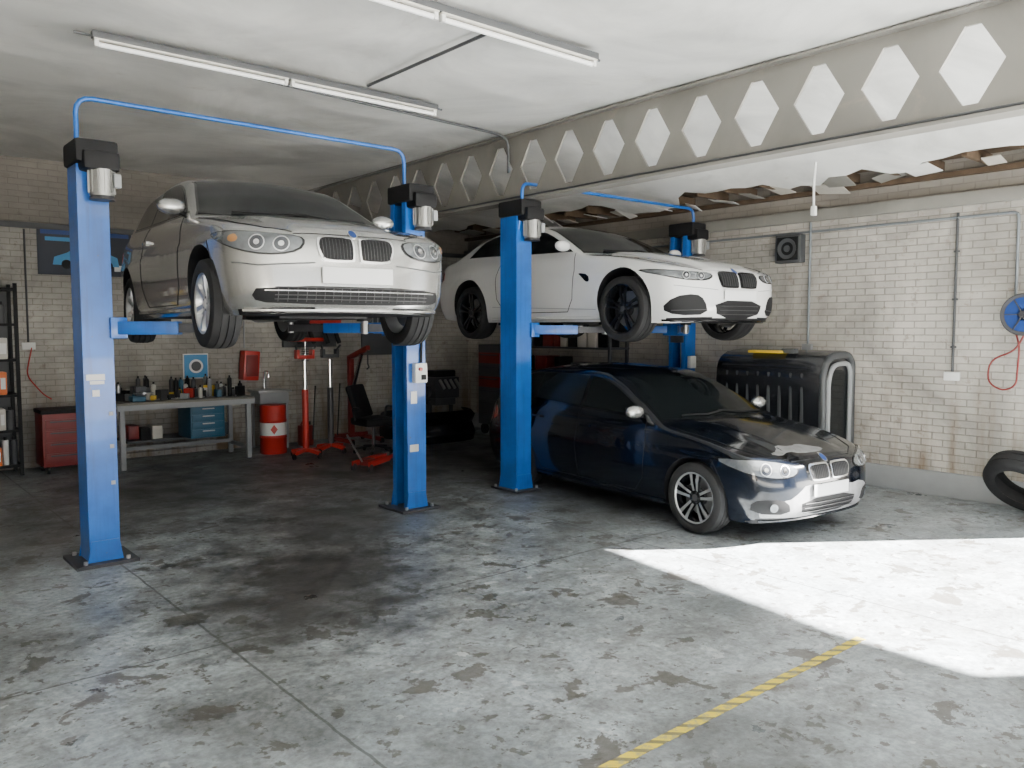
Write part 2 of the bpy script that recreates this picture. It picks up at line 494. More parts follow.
        def inside(px, py):
            c = False
            for i in range(nO):
                ax, ay = out[i]; bx, by = out[i-1]
                if (ay > py) != (by > py) and px < (bx-ax)*(py-ay)/(by-ay)+ax: c = not c
            return c
        nx = int((x1-x0)/step); ny = int((y1-y0)/step)
        for i in range(1, nx+1):
            for j in range(1, ny+1):
                px = x0+(x1-x0)*i/(nx+1); py = y0+(y1-y0)*j/(ny+1)
                if inside(px, py): pts.append(Vector((px, py)))
        r = delaunay_2d_cdt(pts, [], [list(range(nO))], 1, 1e-6)
        V2, F2 = r[0], r[2]
        H = [s.hit(to3(p.x, p.y), D) for p in V2]
        vs = []; ok = []
        for h in H:
            if h is None: vs.append(Vector((0, 0, 0))); ok.append(False)
            else: vs.append(h[0]+h[1]*off); ok.append(True)
        F = [list(f) for f in F2 if all(ok[i] for i in f)]
        if not F: return
        ed = {}
        for f in F:
            for i in range(len(f)):
                e = (f[i], f[(i+1) % len(f)])
                ed[tuple(sorted(e))] = ed.get(tuple(sorted(e)), [])+[e]
        vs2 = list(vs); mp = {}
        F3 = list(F)
        for k, e in ed.items():
            if len(e) == 1:
                a, b = e[0]
                for q in (a, b):
                    if q not in mp:
                        mp[q] = len(vs2); vs2.append(H[q][0]-H[q][1]*skirt)
                F3.append([a, mp[a], mp[b], b])
        mb.add(vs2, F3, matk, True)
    def line(s, mb, pts, kind, sg=1, r=.0035, matk='black', step=.03, off=0.):
        to3, D = s.frame(kind, sg); o = []
        for a, b in zip(pts, pts[1:]):
            n = max(1, int(math.hypot(a[0]-b[0], a[1]-b[1])/step))
            for t in range(n): o.append((a[0]+(b[0]-a[0])*t/n, a[1]+(b[1]-a[1])*t/n))
        o.append(pts[-1]); P3 = []
        for a, b in o:
            h = s.hit(to3(a, b), D)
            if h: P3.append(h[0]+h[1]*off)
        if len(P3) > 1: mb.tube(P3, r, matk, 6)

def circ(cx, cz, rx, rz=None, n=20):
    rz = rz or rx
    return [(cx+rx*math.cos(2*math.pi*i/n), cz+rz*math.sin(2*math.pi*i/n)) for i in range(n)]

def wheel(parent, name, x, q, z, R, sg, rimk, nsp=5, twin=.11, rr=.69, wd=.215, wsp=.030, accent=None):
    mb = MB(); w = wd
    a = rr*R
    prof = [(-.40*w, a-.01), (-.47*w, a+.006), (-.5*w, a+.3*(R-a)), (-.49*w, a+.65*(R-a)), (-.44*w, a+.88*(R-a)), (-.36*w, R-.006),
            (-.24*w, R), (-.235*w, R-.009), (-.205*w, R-.009), (-.20*w, R), (-.03*w, R+.001), (-.025*w, R-.009), (.025*w, R-.009), (.03*w, R+.001),
            (.20*w, R), (.205*w, R-.009), (.235*w, R-.009), (.24*w, R),
            (.36*w, R-.006), (.44*w, a+.88*(R-a)), (.49*w, a+.65*(R-a)), (.5*w, a+.3*(R-a)), (.47*w, a+.006), (.40*w, a-.01)]
    mb.lathe(prof, (0, 0, 0), (1, 0, 0), 'rubber', 56, True)
    pr = [(.44*w*sg, a+.004), (.455*w*sg, a-.004), (.42*w*sg, a-.016), (.30*w*sg, a-.026), (-.1*w*sg, a-.04), (-.42*w*sg, a-.012), (-.44*w*sg, a+.004)]
    mb.lathe(pr, (0, 0, 0), (1, 0, 0), rimk, 48)
    mb.cyl((-.02*sg, 0, 0), (-.005*sg, 0, 0), a*.72, 'steel', seg=36)
    mb.cyl((-.06*sg, 0, 0), (.02*sg, 0, 0), .075, 'darksteel', seg=24)
    mb.box((-.01*sg, a*.55, 0), (.06, .07, .16), 'darksteel', bev=.01)
    xf = .34*w*sg
    mb.cyl((xf-.05*sg, 0, 0), (xf+.002*sg, 0, 0), .062, rimk, seg=28)
    mb.cyl((xf, 0, 0), (xf+.006*sg, 0, 0), .032, 'white' if rimk == 'rim' else 'darksteel', seg=20)
    for i in range(5):
        t = 2*math.pi*(i+.5)/5
        mb.cyl((xf-.01*sg, .046*math.cos(t), .046*math.sin(t)), (xf+.004*sg, .046*math.cos(t), .046*math.sin(t)), .008, 'darksteel', seg=8)
    for i in range(nsp):
        for d in ((-1, 1) if twin else (0,)):
            t0 = 2*math.pi*i/nsp+math.pi/2+d*.32*(1 if twin else 0)
            t1 = 2*math.pi*i/nsp+math.pi/2+d*(twin+.06 if twin else 0)
            p0 = Vector((xf-.008*sg, .05*math.cos(t0), .05*math.sin(t0)))
            p1 = Vector((xf+.010*sg, (a-.012)*math.cos(t1), (a-.012)*math.sin(t1)))
            dr = (p1-p0).normalized(); X = Vector((sg, 0, 0)); S = dr.cross(X).normalized()
            vs = []
            for p, hw, th in ((p0, wsp*.40, .022), (p0.lerp(p1, .5)+X*.006, wsp*.42, .02), (p1, wsp*.62, .022)):
                vs += [p+S*hw-X*th, p-S*hw-X*th, p-S*hw*.8+X*.004, p+S*hw*.8+X*.004]
            fs = []
            for b in (0, 4):
                fs += [[b+i2, b+(i2+1) % 4, b+4+(i2+1) % 4, b+4+i2] for i2 in range(4)]
            fs += [[0, 1, 2, 3], [8, 9, 10, 11]]
            mb.add(vs, fs, rimk)
            if accent:
                mb.add([p+X*.0025 for p in (vs[2], vs[3], vs[7], vs[6], vs[11], vs[10])], [[0, 1, 2, 3], [3, 2, 4, 5]], accent)
    if accent: mb.lathe([(.456*w*sg, a-.002), (.45*w*sg, a-.012), (.42*w*sg, a-.018)], (0, 0, 0), (1, 0, 0), accent, 48)
    ob = mb.done(name, parent, (x, q, z), 0, 35)
    return ob

def mirror_part(mb, sg, x, q, z, matk, sc=1.):
    mb.sphere((sg*(x+.10*sc), q, z+.05), (.115*sc, .06*sc, .068*sc), matk, 24)
    mb.box((sg*(x+.105*sc), q+.052*sc, z+.05), (.16*sc, .012, .095*sc), 'gloss', bev=.005)
    mb.beam((sg*(x-.06), q+.02, z-.015), (sg*(x+.05), q+.005, z+.02), .06, .03, 'black', .006)

def make_car(name, P, loc, rz, droop):
    e = empty(name, loc, rz)
    c = Car(P); pk = P['paint']
    c.body(pk, e)
    tr = MB(); gl = MB()
    belt = P['belt']
    def dlo(qa, qb, grow, slant0=.0, slant1=.0, n=14):
        bot = [(qa+(qb-qa)*i/n, belt(qa+(qb-qa)*i/n)-grow) for i in range(n+1)]
        ta = qa+slant0; tb = qb+slant1
        topp = [(ta+(tb-ta)*i/n, c.zt(ta+(tb-ta)*i/n)-c.cr(ta+(tb-ta)*i/n)-P['rail']+grow) for i in range(n+1)]
        topp = [(a, max(z, belt(a)+.012)) for a, z in topp]
        return bot+topp[::-1]
    for sg in (-1, 1):
        qa, qb, s0, s1 = P['dlo']
        c.decal(tr, dlo(qa-.02, qb+.025, .012, s0, s1), 'side', 'gloss', sg, .0025, .03, 0)
        for (a, b, t0, t1) in P['panes']:
            c.decal(gl, dlo(a, b, -.006, t0, t1), 'side', 'glass', sg, .006, .03, 0)
    def screen(q0, q1, m, bow0, bow1):
        def hw(q):
            top = c.zt(q)-c.cr(q)
            return c.wf(q)*c.g(top)-c.rt(q)*.8-m
        n = 10; w0 = hw(q0+bow0*.7); w1 = hw(q1)
        p = [(w0*t/n, q0+bow0*(t/n)**2) for t in range(-n, n+1)]
        right = [(hw(q0+bow0+(q1+bow1-q0-bow0)*i/n), q0+bow0+(q1+bow1-q0-bow0)*i/n) for i in range(1, n)]
        tp = [(w1*t/n, q1+bow1*(t/n)**2) for t in range(n, -n-1, -1)]
        left = [(-x, q) for x, q in right[::-1]]
        return p+right+tp+left
    ws = P['ws']; rs = P['rs']
    c.decal(tr, screen(ws[0]-.02, ws[1]+.015, .008, .11, .05), 'top', 'gloss', 1, .002, .035, 0)
    c.decal(gl, screen(ws[0]+.01, ws[1]-.01, .028, .11, .05), 'top', 'glass', 1, .006, .035, 0)
    c.decal(tr, screen(rs[0], rs[1], .02, -.06, -.06), 'top', 'gloss', 1, .002, .04, 0)
    c.decal(gl, screen(rs[0]+.03, rs[1]-.03, .05, -.06, -.06), 'top', 'glass', 1, .005, .04, 0)
    for x0, x1 in ((-.50, .10), (.0, .60)):
        c.line(tr, [(x0, ws[0]+.10), ((x0+x1)/2, ws[0]+.055), (x1, ws[0]+.10)], 'top', 1, .008, 'black', off=.016)
    tr.done('window_trim', e); gl.done('glass', e)
    ln = MB()
    for sg in (-1, 1):
        for d in P['doors']: c.line(ln, d, 'side', sg, .0042, 'black')
        c.line(ln, P['bumpline'], 'side', sg, .004, 'black')
        for hq, hz in P['handles']:
            h = c.hit(Vector((sg*2, hq, hz)), Vector((-sg, 0, 0)))
            if h:
                ln.box((h[0].x+sg*.022, hq, hz), (.02, .19, .026), pk, bev=.008)
                for dq in (-.075, .075): ln.box((h[0].x+sg*.006, hq+dq, hz), (.03, .03, .022), pk, bev=.004)
        c.line(ln, [(sg*a, b) for a, b in P['bonnet']], 'top', sg, .0042, 'black')
        mq, mz = P['mirror']
        hx = c.hit(Vector((sg*2, mq+.05, mz-.01)), Vector((-sg, 0, 0)))
        mirror_part(ln, sg, abs(hx[0].x)-.0, mq, mz, P.get('mirk', pk), .92)
        if 'sill' in P:
            c.line(ln, [(c.ax[0]+P['R']+.06, .225), (c.ax[1]-P['R']-.06, .225)], 'side', sg, .018, P['sill'])
        c.decal(ln, P['taill'], 'side', 'tail', sg, .004, .04, 1)
    ln.done('door_shutlines_handles_mirrors', e)
    fr = MB(); P['face'](c, fr)
    fr.done('front_grille_and_lamps', e)
    un = MB()
    for a in c.ax:
        un.beam((-.62, a, P['R']-droop*.5), (.62, a, P['R']-droop*.5), .09, .06, 'darksteel', .01)
        for sg in (-1, 1):
            un.beam((sg*.25, a+.25, .24), (sg*.68, a, P['R']-droop), .06, .04, 'darksteel', .01)
            un.cyl((sg*.60, a, P['R']-droop), (sg*.60, a+.02, .62), .035, 'darksteel')
    un.tube([(.12, 1.2, .19), (.12, 2.6, .17), (.3, 3.3, .2), (.3, P['L']-.5, .22)], .03, 'steel', 10, .2)
    un.box((.25, P['L']-.55, .25), (.5, .28, .15), 'steel', bev=.05)
    un.box((0, 1.0, .18), (.7, .8, .05), 'black', bev=.02)
    un.done('suspension_and_exhaust', e)
    for i, a in enumerate(c.ax):
        for sg in (-1, 1):
            wx = P['track']*sg
            wheel(e, 'wheel_%s_%s' % ('front' if i == 0 else 'rear', 'left' if sg > 0 else 'right'), wx, a, P['R']-droop, P['R'], sg, **P['wheel'])
    return e, c

def dg(sg, pts):
    return [((sg*x)*.8+q*.6*sg, z) for x, q, z in pts]

G = [(.16, .90), (.25, .955), (.38, .985), (.58, 1.0), (.685, 1.0), (.715, .985), (.84, .965), (.92, .935), (.98, .895), (1.2, .79), (1.38, .69), (1.45, .64)]

def kidneys(c, mb, x0, x1, z0, z1, nsl=9, rimk='chrome'):
    for sg in (-1, 1):
        def K(a0, a1, b0, b1):
            return [(sg*a0, b0+.01), (sg*(a0+.02), b0), (sg*(a1-.055), b0), (sg*(a1-.025), b0+.02), (sg*a1, (b0+b1)/2+.02), (sg*(a1-.012), b1-.012), (sg*(a1-.04), b1), (sg*(a0+.02), b1), (sg*a0, b1-.012)]
        c.decal(mb, K(x0, x1, z0, z1), 'front', rimk, 1, .016, .02, 1, .01)
        c.decal(mb, K(x0+.013, x1-.013, z0+.013, z1-.013), 'front', 'black', 1, .019, .02, 1, .002)
        for i in range(nsl):
            x = x0+.035+(x1-x0-.075)*i/(nsl-1)
            c.line(mb, [(sg*x, z0+.022), (sg*x, z1-.022)], 'front', 1, .0025, 'slat', .03, .019)

def plate(c, mb, z0, z1, hw=.26):
    h = c.hit(Vector((0, -1, (z0+z1)/2)), Vector((0, 1, 0)))
    h2 = c.hit(Vector((hw, -1, (z0+z1)/2)), Vector((0, 1, 0)))
    y = h[0].y
    mb.box((0, y-.012, (z0+z1)/2), (hw*2, .012, z1-z0), 'plate', bev=.004)
    mb.box((0, (y+h2[0].y)/2+.0, (z0+z1)/2), (hw*2*.96, abs(h2[0].y-y)+.012, z1-z0-.02), 'black')

def headlamp(c, mb, sg, hl, rings, shrink=(.95, .88)):
    c.decal(mb, dg(sg, hl), 'diag', 'gloss', sg, .004, .02, 1)
    cx = sum(p[0] for p in hl)/len(hl); cq = sum(p[1] for p in hl)/len(hl); cz = sum(p[2] for p in hl)/len(hl)
    a, b = shrink
    c.decal(mb, dg(sg, [(cx+(x-cx)*a, cq+(q-cq)*a, cz+(z-cz)*b) for x, q, z in hl]), 'diag', 'lamp', sg, .008, .02, 1)
    for (x, q, z, r) in rings:
        t = dg(sg, [(x, q, z)])[0]
        c.decal(mb, circ(t[0], t[1], r), 'diag', 'rim', sg, .010, .015, 0)
        c.decal(mb, circ(t[0], t[1], r*.86), 'diag', 'lampdark', sg, .012, .012, 0)
        c.decal(mb, circ(t[0], t[1], r*.36), 'diag', 'chrome', sg, .015, .012, 0)

def face_silver(c, mb):
    kidneys(c, mb, .018, .285, .535, .705, 9)
    for sg in (-1, 1):
        hl = [(.345, .05, .665), (.375, .06, .60), (.50, .10, .566), (.66, .16, .572), (.77, .30, .62), (.83, .56, .715), (.82, .52, .738), (.72, .28, .728), (.56, .14, .716), (.38, .07, .702)]
        headlamp(c, mb, sg, hl, ((.495, .09, .642, .050), (.63, .155, .648, .050)))
        a = dg(sg, [(.74, .27, .675)])[0]
        c.decal(mb, circ(a[0], a[1], .035, .024), 'diag', 'amber', sg, .012, .015, 0)
        c.line(mb, [(sg*.30, .525), (sg*.45, .515), (sg*.66, .50), (sg*.79, .52)], 'front', 1, .005, 'dgrey')
    c.decal(mb, [(-.70, .285), (-.66, .37), (.66, .37), (.70, .285), (.58, .25), (-.58, .25)], 'front', 'black', 1, .004, .03, 1)
    c.line(mb, [(-.62, .338), (.62, .338)], 'front', 1, .006, 'silver', off=.012)
    for z in (.285, .31, .36): c.line(mb, [(-.56, z), (.56, z)], 'front', 1, .003, 'slat', off=.01)
    for x in [i*.06 for i in range(-9, 10)]: c.line(mb, [(x, .27), (x, .365)], 'front', 1, .0025, 'slat', off=.01)
    c.line(mb, [(-.72, .212), (.72, .212)], 'front', 1, .012, 'silver', off=.006)
    plate(c, mb, .39, .50)
    c.decal(mb, circ(0, .735, .034), 'front', 'chrome', 1, .006, .015, 0)
    c.decal(mb, circ(0, .735, .026), 'front', 'hose', 1, .008, .015, 0)
    c.line(mb, [(-.42, .718), (-.30, .724), (0, .724), (.30, .724), (.42, .718)], 'front', 1, .004, 'black')

def face_white(c, mb):
    kidneys(c, mb, .018, .30, .50, .66, 7, 'gloss')
    for sg in (-1, 1):
        hl = [(.35, .06, .610), (.42, .08, .568), (.60, .14, .566), (.74, .26, .590), (.88, .60, .670), (.86, .56, .692), (.72, .27, .668), (.55, .13, .656), (.385, .07, .648)]
        headlamp(c, mb, sg, hl, ((.50, .10, .612, .036), (.64, .17, .618, .038)), (.92, .80))
        c.decal(mb, dg(sg, [(.42, .07, .235), (.46, .08, .38), (.56, .11, .44), (.74, .24, .41), (.80, .36, .29), (.72, .22, .225)]), 'diag', 'black', sg, .004, .02, 1)
        c.line(mb, [(sg*.47, .285), (sg*.78, .275)], 'front', 1, .004, 'slat', off=.008)
        c.decal(mb, [(1.28, .60), (1.30, .68), (1.48, .70), (1.42, .665), (1.34, .60)], 'side', 'gloss', sg, .005, .02, 1)
        c.line(mb, [(1.15, .21), (3.15, .21)], 'side', sg, .022, 'whitep')
        c.line(mb, [(1.2, .30), (3.1, .36)], 'side', sg, .004, 'grey')
        c.line(mb, [(sg*.32, .48), (sg*.45, .49), (sg*.62, .50), (sg*.78, .52)], 'front', 1, .004, 'grey')
    c.decal(mb, [(-.38, .375), (.38, .375), (.31, .20), (-.31, .20)], 'front', 'black', 1, .004, .03, 1)
    for z in (.24, .28, .32): c.line(mb, [(-.30, z), (.30, z)], 'front', 1, .0035, 'slat', off=.008)
    c.line(mb, [(-.78, .180), (0, .170), (.78, .180)], 'front', 1, .012, 'gloss', off=.004)
    plate(c, mb, .38, .48, .25)
    c.decal(mb, circ(0, .675, .034), 'front', 'chrome', 1, .006, .015, 0)
    c.decal(mb, circ(0, .675, .026), 'front', 'hose', 1, .008, .015, 0)
    c.line(mb, [(-.40, .672), (0, .68), (.40, .672)], 'front', 1, .004, 'grey')

def face_dark(c, mb):
    # mottled grey patches on the lower bumper and on the bonnet nose
    c.decal(mb, [(-.70, .22), (-.74, .30), (-.66, .40), (-.52, .37), (-.40, .43), (-.30, .50), (-.05, .47), (.10, .50), (.30, .44), (.50, .46), (.72, .36), (.70, .22)], 'front', 'greypatch', 1, .0015, .03, 1)
    c.decal(mb, [(-.50, .25), (-.42, .19), (-.30, .21), (-.20, .16), (.05, .15), (.16, .19), (.02, .24), (-.08, .30), (-.20, .27), (-.34, .33), (-.38, .27)], 'top', 'greypatch', 1, .0015, .03, 1)
    kidneys(c, mb, .018, .28, .515, .655, 9)
    for sg in (-1, 1):
        hl = [(.36, .06, .60), (.44, .08, .560), (.60, .14, .560), (.74, .26, .59), (.83, .54, .675), (.82, .57, .715), (.70, .28, .715), (.55, .14, .69), (.40, .07, .655)]
        headlamp(c, mb, sg, hl, ((.51, .10, .62, .044), (.655, .18, .635, .048)), (.94, .88))
        c.decal(mb, dg(sg, [(.46, .07, .26), (.48, .08, .37), (.62, .14, .40), (.74, .26, .38), (.74, .26, .28)]), 'diag', 'black', sg, .004, .02, 1)
        a = dg(sg, [(.60, .14, .325)])[0]
        c.decal(mb, circ(a[0], a[1], .034), 'diag', 'lamp', sg, .010, .015, 0)
    c.decal(mb, [(-.38, .375), (.38, .375), (.34, .235), (-.34, .235)], 'front', 'black', 1, .004, .03, 1)
    for z in (.265, .30, .335): c.line(mb, [(-.34, z), (.34, z)], 'front', 1, .004, 'slat', off=.012)
    c.line(mb, [(-.70, .205), (.70, .205)], 'front', 1, .012, 'navy', off=.004)
    plate(c, mb, .385, .49, .24)
    c.decal(mb, circ(0, .69, .034), 'front', 'chrome', 1, .006, .015, 0)
    c.decal(mb, circ(0, .69, .026), 'front', 'hose', 1, .008, .015, 0)
    c.line(mb, [(-.40, .685), (0, .69), (.40, .685)], 'front', 1, .004, 'black')

PF = [(0, .07), (.12, .025), (.28, .0), (.55, .004), (.78, .016), (.90, .034), (.96, .06), (1., .12)]
PR = [(0, .10), (.2, .02), (.45, .0), (.7, .06), (.9, .10), (1., .16)]
P1 = dict(L=4.24, wb=2.66, fo=.74, R=.317, S0=.36, S1=.28, paint='silver', track=.755, cowl=1.15,
    zt=[(0, .71), (.12, .752), (.25, .792), (.5, .85), (.8, .905), (1.12, .955), (1.26, 1.02), (1.6, 1.20), (1.9, 1.335), (2.2, 1.40), (2.6, 1.425), (3.1, 1.405), (3.5, 1.345), (3.75, 1.25), (3.95, 1.08), (4.1, .98), (4.3, .93)],
    zb=[(0, .20), (.3, .175), (1, .18), (3.4, .18), (4.0, .22), (4.24, .30)],
    wf=[(0, .80), (.3, .82), (.6, .85), (1., .868), (2, .875), (3.2, .872), (3.8, .845), (4.24, .80)],
    g=G, cr=[(0, .04), (.5, .04), (1.2, .05), (1.6, .06), (2.2, .045), (3.5, .045), (4.2, .05)],
    rt=[(0, .035), (.5, .045), (1.2, .045), (2, .06), (3.6, .06), (4.24, .06)], pf=PF, pr=PR, dome=.020,
    belt=pchip([(1.2, .955), (2.2, .985), (3.2, 1.02), (3.9, 1.06)]), rail=.055,
    dlo=(1.34, 3.60, .10, -.18), panes=[(1.36, 2.66, .10, .03), (2.72, 3.58, .02, -.18)],
    ws=(1.10, 1.93), rs=(3.55, 3.98),
    doors=[[(1.36, .93), (1.33, .70), (1.36, .40), (1.50, .27), (2.55, .27), (2.70, .45), (2.74, .75), (2.70, .98)]],
    handles=[(2.52, .83)], bonnet=[(.42, .12), (.58, .22), (.70, .45), (.755, .9), (.76, 1.12)], bumpline=[(.58, .69), (.52, .60), (.47, .50), (.44, .44)],
    mirror=(1.42, .965), taill=[(3.93, .72), (3.93, .88), (4.12, .92), (4.16, .72)], face=face_silver, sill='silver',
    wheel=dict(rimk='rim', nsp=7, twin=0, rr=.68, wsp=.045))
P2 = dict(L=4.67, wb=2.81, fo=.79, R=.342, S0=.42, S1=.32, paint='whitep', track=.80, cowl=1.45, flare=.024,
    zt=[(0, .655), (.12, .695), (.3, .755), (.6, .825), (1.0, .895), (1.42, .95), (1.56, 1.01), (1.9, 1.17), (2.25, 1.305), (2.55, 1.365), (2.85, 1.385), (3.25, 1.355), (3.6, 1.27), (3.95, 1.13), (4.2, 1.045), (4.45, 1.03), (4.7, 1.0)],
    zb=[(0, .17), (.3, .15), (1, .165), (3.6, .17), (4.3, .22), (4.67, .32)],
    wf=[(0, .84), (.35, .86), (.7, .905), (1.2, .905), (2, .90), (2.9, .91), (3.6, .93), (4.2, .90), (4.67, .83)],
    g=G, cr=[(0, .04), (.5, .04), (1.4, .05), (1.8, .06), (2.5, .045), (3.5, .05), (4.2, .05)],
    rt=[(0, .035), (.5, .045), (1.4, .045), (2, .06), (3.6, .07), (4.24, .07)], pf=PF, pr=PR, dome=.032,
    belt=pchip([(1.4, .955), (2.4, .985), (3.4, 1.02), (3.9, 1.03)]), rail=.052,
    dlo=(1.66, 3.72, .10, -.25), panes=[(1.68, 2.86, .10, .02), (2.90, 3.70, .0, -.25)],
    ws=(1.40, 2.27), rs=(3.32, 4.02),
    doors=[[(1.58, .93), (1.55, .70), (1.58, .42), (1.68, .28), (2.85, .28), (3.0, .45), (3.03, .75), (2.92, .98)]],
    handles=[(2.78, .82)], bonnet=[(.44, .12), (.62, .22), (.74, .5), (.79, 1.0), (.785, 1.4)], bumpline=[(.60, .66), (.55, .56), (.49, .48), (.46, .42)],
    mirror=(1.72, .965), taill=[(4.30, .72), (4.30, .88), (4.52, .90), (4.56, .74)], face=face_white,
    wheel=dict(rimk='rimblack', nsp=5, twin=.10, rr=.76, wsp=.032, wd=.25))
P3 = dict(P1); P3.update(dict(L=4.32, wb=2.69, fo=.77, R=.318, S0=.33, paint='navy', mirk='silver', cowl=1.2,
    zt=[(0, .665), (.12, .71), (.25, .755), (.5, .825), (.8, .89), (1.18, .955), (1.32, 1.02), (1.65, 1.19), (1.95, 1.32), (2.25, 1.395), (2.65, 1.42), (3.1, 1.40), (3.55, 1.345), (3.8, 1.25), (4.0, 1.09), (4.15, .99), (4.35, .93)],
    dlo=(1.40, 3.66, .10, -.18), panes=[(1.42, 2.36, .10, .0), (2.42, 3.22, .0, -.04), (3.26, 3.64, -.04, -.18)],
    ws=(1.16, 1.98), rs=(3.60, 4.04),
    doors=[[(1.40, .93), (1.37, .70), (1.40, .40), (1.52, .27), (2.36, .27), (2.39, .6), (2.39, .98)],
           [(2.39, .27), (3.0, .27), (3.12, .45), (3.30, .70), (3.28, 1.0)]],
    handles=[(2.22, .82), (3.10, .84)], bonnet=[(.42, .12), (.58, .22), (.70, .45), (.755, .9), (.76, 1.16)],
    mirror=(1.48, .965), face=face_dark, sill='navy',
    wheel=dict(rimk='rimblack', nsp=5, twin=.13, rr=.72, wsp=.036, accent='rim')))

D1 = math.radians(5.5); D2 = math.radians(4.); D3 = math.radians(6.)
N1 = Vector((2.86, 4.98, 1.71)); N2 = Vector((7.19, 4.84, 1.70)); N3 = Vector((6.545, 3.47, 0.))
make_car('hatchback_car', P1, N1, -D1, .055)
make_car('coupe_car', P2, N2, -D2, .045)
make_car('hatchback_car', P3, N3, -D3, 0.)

# ------------------------------------------------------------------ room
XW = 9.15; YB = 11.95; ZC = 3.93; YJ = 1.42
fl = MB(); fl.box((3.1, 4.0, -.06), (12.6, 16.2, .12), 'floor'); fl.done('floor')
yd = MB(); yd.box((3, 2, -.17), (90, 90, .1), 'yard'); yd.done('yard_ground')
w = MB(); w.box((3.1, YB+.1, 1.97), (12.8, .2, 4.06), 'brickx'); w.done('wall_back')
w = MB(); w.box((-3.1, 4, 1.97), (.2, 16.2, 4.06), 'bricky'); w.done('wall_left')
w = MB()
w.box((XW+.06, (YJ+YB)/2, 2.0), (.12, YB-YJ, 4.0), 'bricky')
w.box((XW+.06, (-1.9-4)/2, 2.0), (.12, 2.1, 4.0), 'bricky')
w.prism([(-1.9, 3.54), (YJ, 3.20), (YJ, 4.0), (-1.9, 4.0)], (XW, 0, 0), (0, 1, 0), (0, 0, 1), .12, 'bricky')
w.done('wall_right')
w = MB()
w.box((-2.5, -4.05, 2), (1.2, .12, 4), 'brickx'); w.box((8.6, -4.05, 2), (1.3, .12, 4), 'brickx'); w.box((3.0, -4.05, 3.8), (10, .12, .4), 'brickx')
w.done('wall_front')
cb = MB(); nx_, ny_ = 30, 54
vs = []
for i in range(nx_+1):
    for j in range(ny_+1):
        x = -3.05+9.0*i/nx_; y = -4.05+16.1*j/ny_
        sag = .018*math.sin(x*2.1+.7*math.sin(y*.9))*math.sin(y*1.25)+.012*math.sin(y*2.6+x)
        vs.append((x, y, ZC+.02-abs(sag)))
cb.add(vs, [[i*(ny_+1)+j, i*(ny_+1)+j+1, (i+1)*(ny_+1)+j+1, (i+1)*(ny_+1)+j] for i in range(nx_) for j in range(ny_)], 'ceil', True)
cb.done('ceiling')
rc = MB()
ye = [(-4 + i*.2) for i in range(80)]
vs = []; random.seed(3); xe = 8.55
for i, y in enumerate(ye):
    if random.random() < .45: xe = 8.55+random.uniform(-.32, .22)
    xx = xe+random.uniform(-.04, .04)
    vs += [(5.95, y, ZC), (xx, y, ZC-.49*(xx-5.95)/2.5+random.uniform(-.015, .015))]
n = len(ye)
vv = vs+[(a, b, c2+.02) for a, b, c2 in vs]
fs = []
for i in range(n-1):
    a, b, c2, d = 2*i, 2*i+1, 2*i+3, 2*i+2
    fs += [[a, b, c2, d], [2*n+a, 2*n+d, 2*n+c2, 2*n+b], [b, 2*n+b, 2*n+c2, c2]]
rc.add(vv, fs, 'ceil'); rc.done('ceiling_side_bay')
jo = MB()
for i in range(34):
    y = -3.7+i*.46+random.uniform(-.05, .05)
    jo.box((8.82, y, 3.50), (.66, .05, .10), 'wood', bev=.004)
jo.box((8.75, 4, 3.58), (.85, 16, .03), 'wood')
jo.box((9.11, 4, 3.40), (.08, 15.9, .05), 'wood')
for i in range(22):
    y = 1.8+i*.45+random.uniform(-.15, .15)
    jo.box((8.75+random.uniform(-.15, .28), y, 3.41+random.uniform(-.03, .04)), (random.uniform(.12, .4), random.uniform(.12, .4), .010), random.choice(['ceil', 'plaster', 'plaster', 'beam']), R=Matrix.Rotation(random.uniform(-.3, .3), 3, 'X') @ Matrix.Rotation(random.uniform(.0, .35), 3, 'Y'))
jo.done('broken_roof_edge')
rf = MB(); rf.box((3.1, 4, 4.06), (12.8, 16.4, .1), 'grey'); rf.done('roof')
t = MB(); t.box((XW-.03, (2.2+YB)/2, .13), (.06, YB-2.2, .26), 'grey', bev=.008); t.done('baseboard_right')
t = MB(); t.box((XW-.05, (2.5+YB)/2, 3.13), (.10, YB-2.5, .13), 'beam', bev=.006); t.done('trim_1')
t = MB(); t.box((3.1, YB-.03, 3.10), (12.1, .06, .07), 'dgrey', bev=.006); t.done('trim_2')

# castellated beam
BX = 6.0; z0, z1 = 3.215, 3.915; zc = (z0+z1)/2
bm_ = MB(); th = .012
def cellfaces(y0, y1, yc):
    hw, ht, tw = .210, .262, .050
    L = (yc-hw, zc); TL = (yc-tw, zc+ht); TR = (yc+tw, zc+ht); R = (yc+hw, zc); BR = (yc+tw, zc-ht); BL = (yc-tw, zc-ht)
    return [L, TL, TR, R, BR, BL], [[(y0, zc), L, TL, (y0, z1)], [(y0, z1), TL, TR, (y1, z1)], [(y1, z1), TR, R, (y1, zc)],
            [(y0, z0), BL, L, (y0, zc)], [(y1, z0), BR, BL, (y0, z0)], [(y1, zc), R, BR, (y1, z0)]]
yc = 2.26-.55*11
while yc < YB-.3:
    hole, fcs = cellfaces(yc-.275, yc+.275, yc)
    for f in fcs:
        for sx in (-th, th): bm_.add([(BX+sx, a, b) for a, b in f], [[0, 1, 2, 3]], 'beam')
    for i in range(6):
        a, b = hole[i], hole[(i+1) % 6]
        bm_.add([(BX-th, *a), (BX+th, *a), (BX+th, *b), (BX-th, *b)], [[0, 1, 2, 3]], 'beam')
    yc += .55
bm_.box((BX, 4, z0-.012), (.19, 15.9, .024), 'beam'); bm_.box((BX, 4, z1+.006), (.19, 15.9, .018), 'beam')
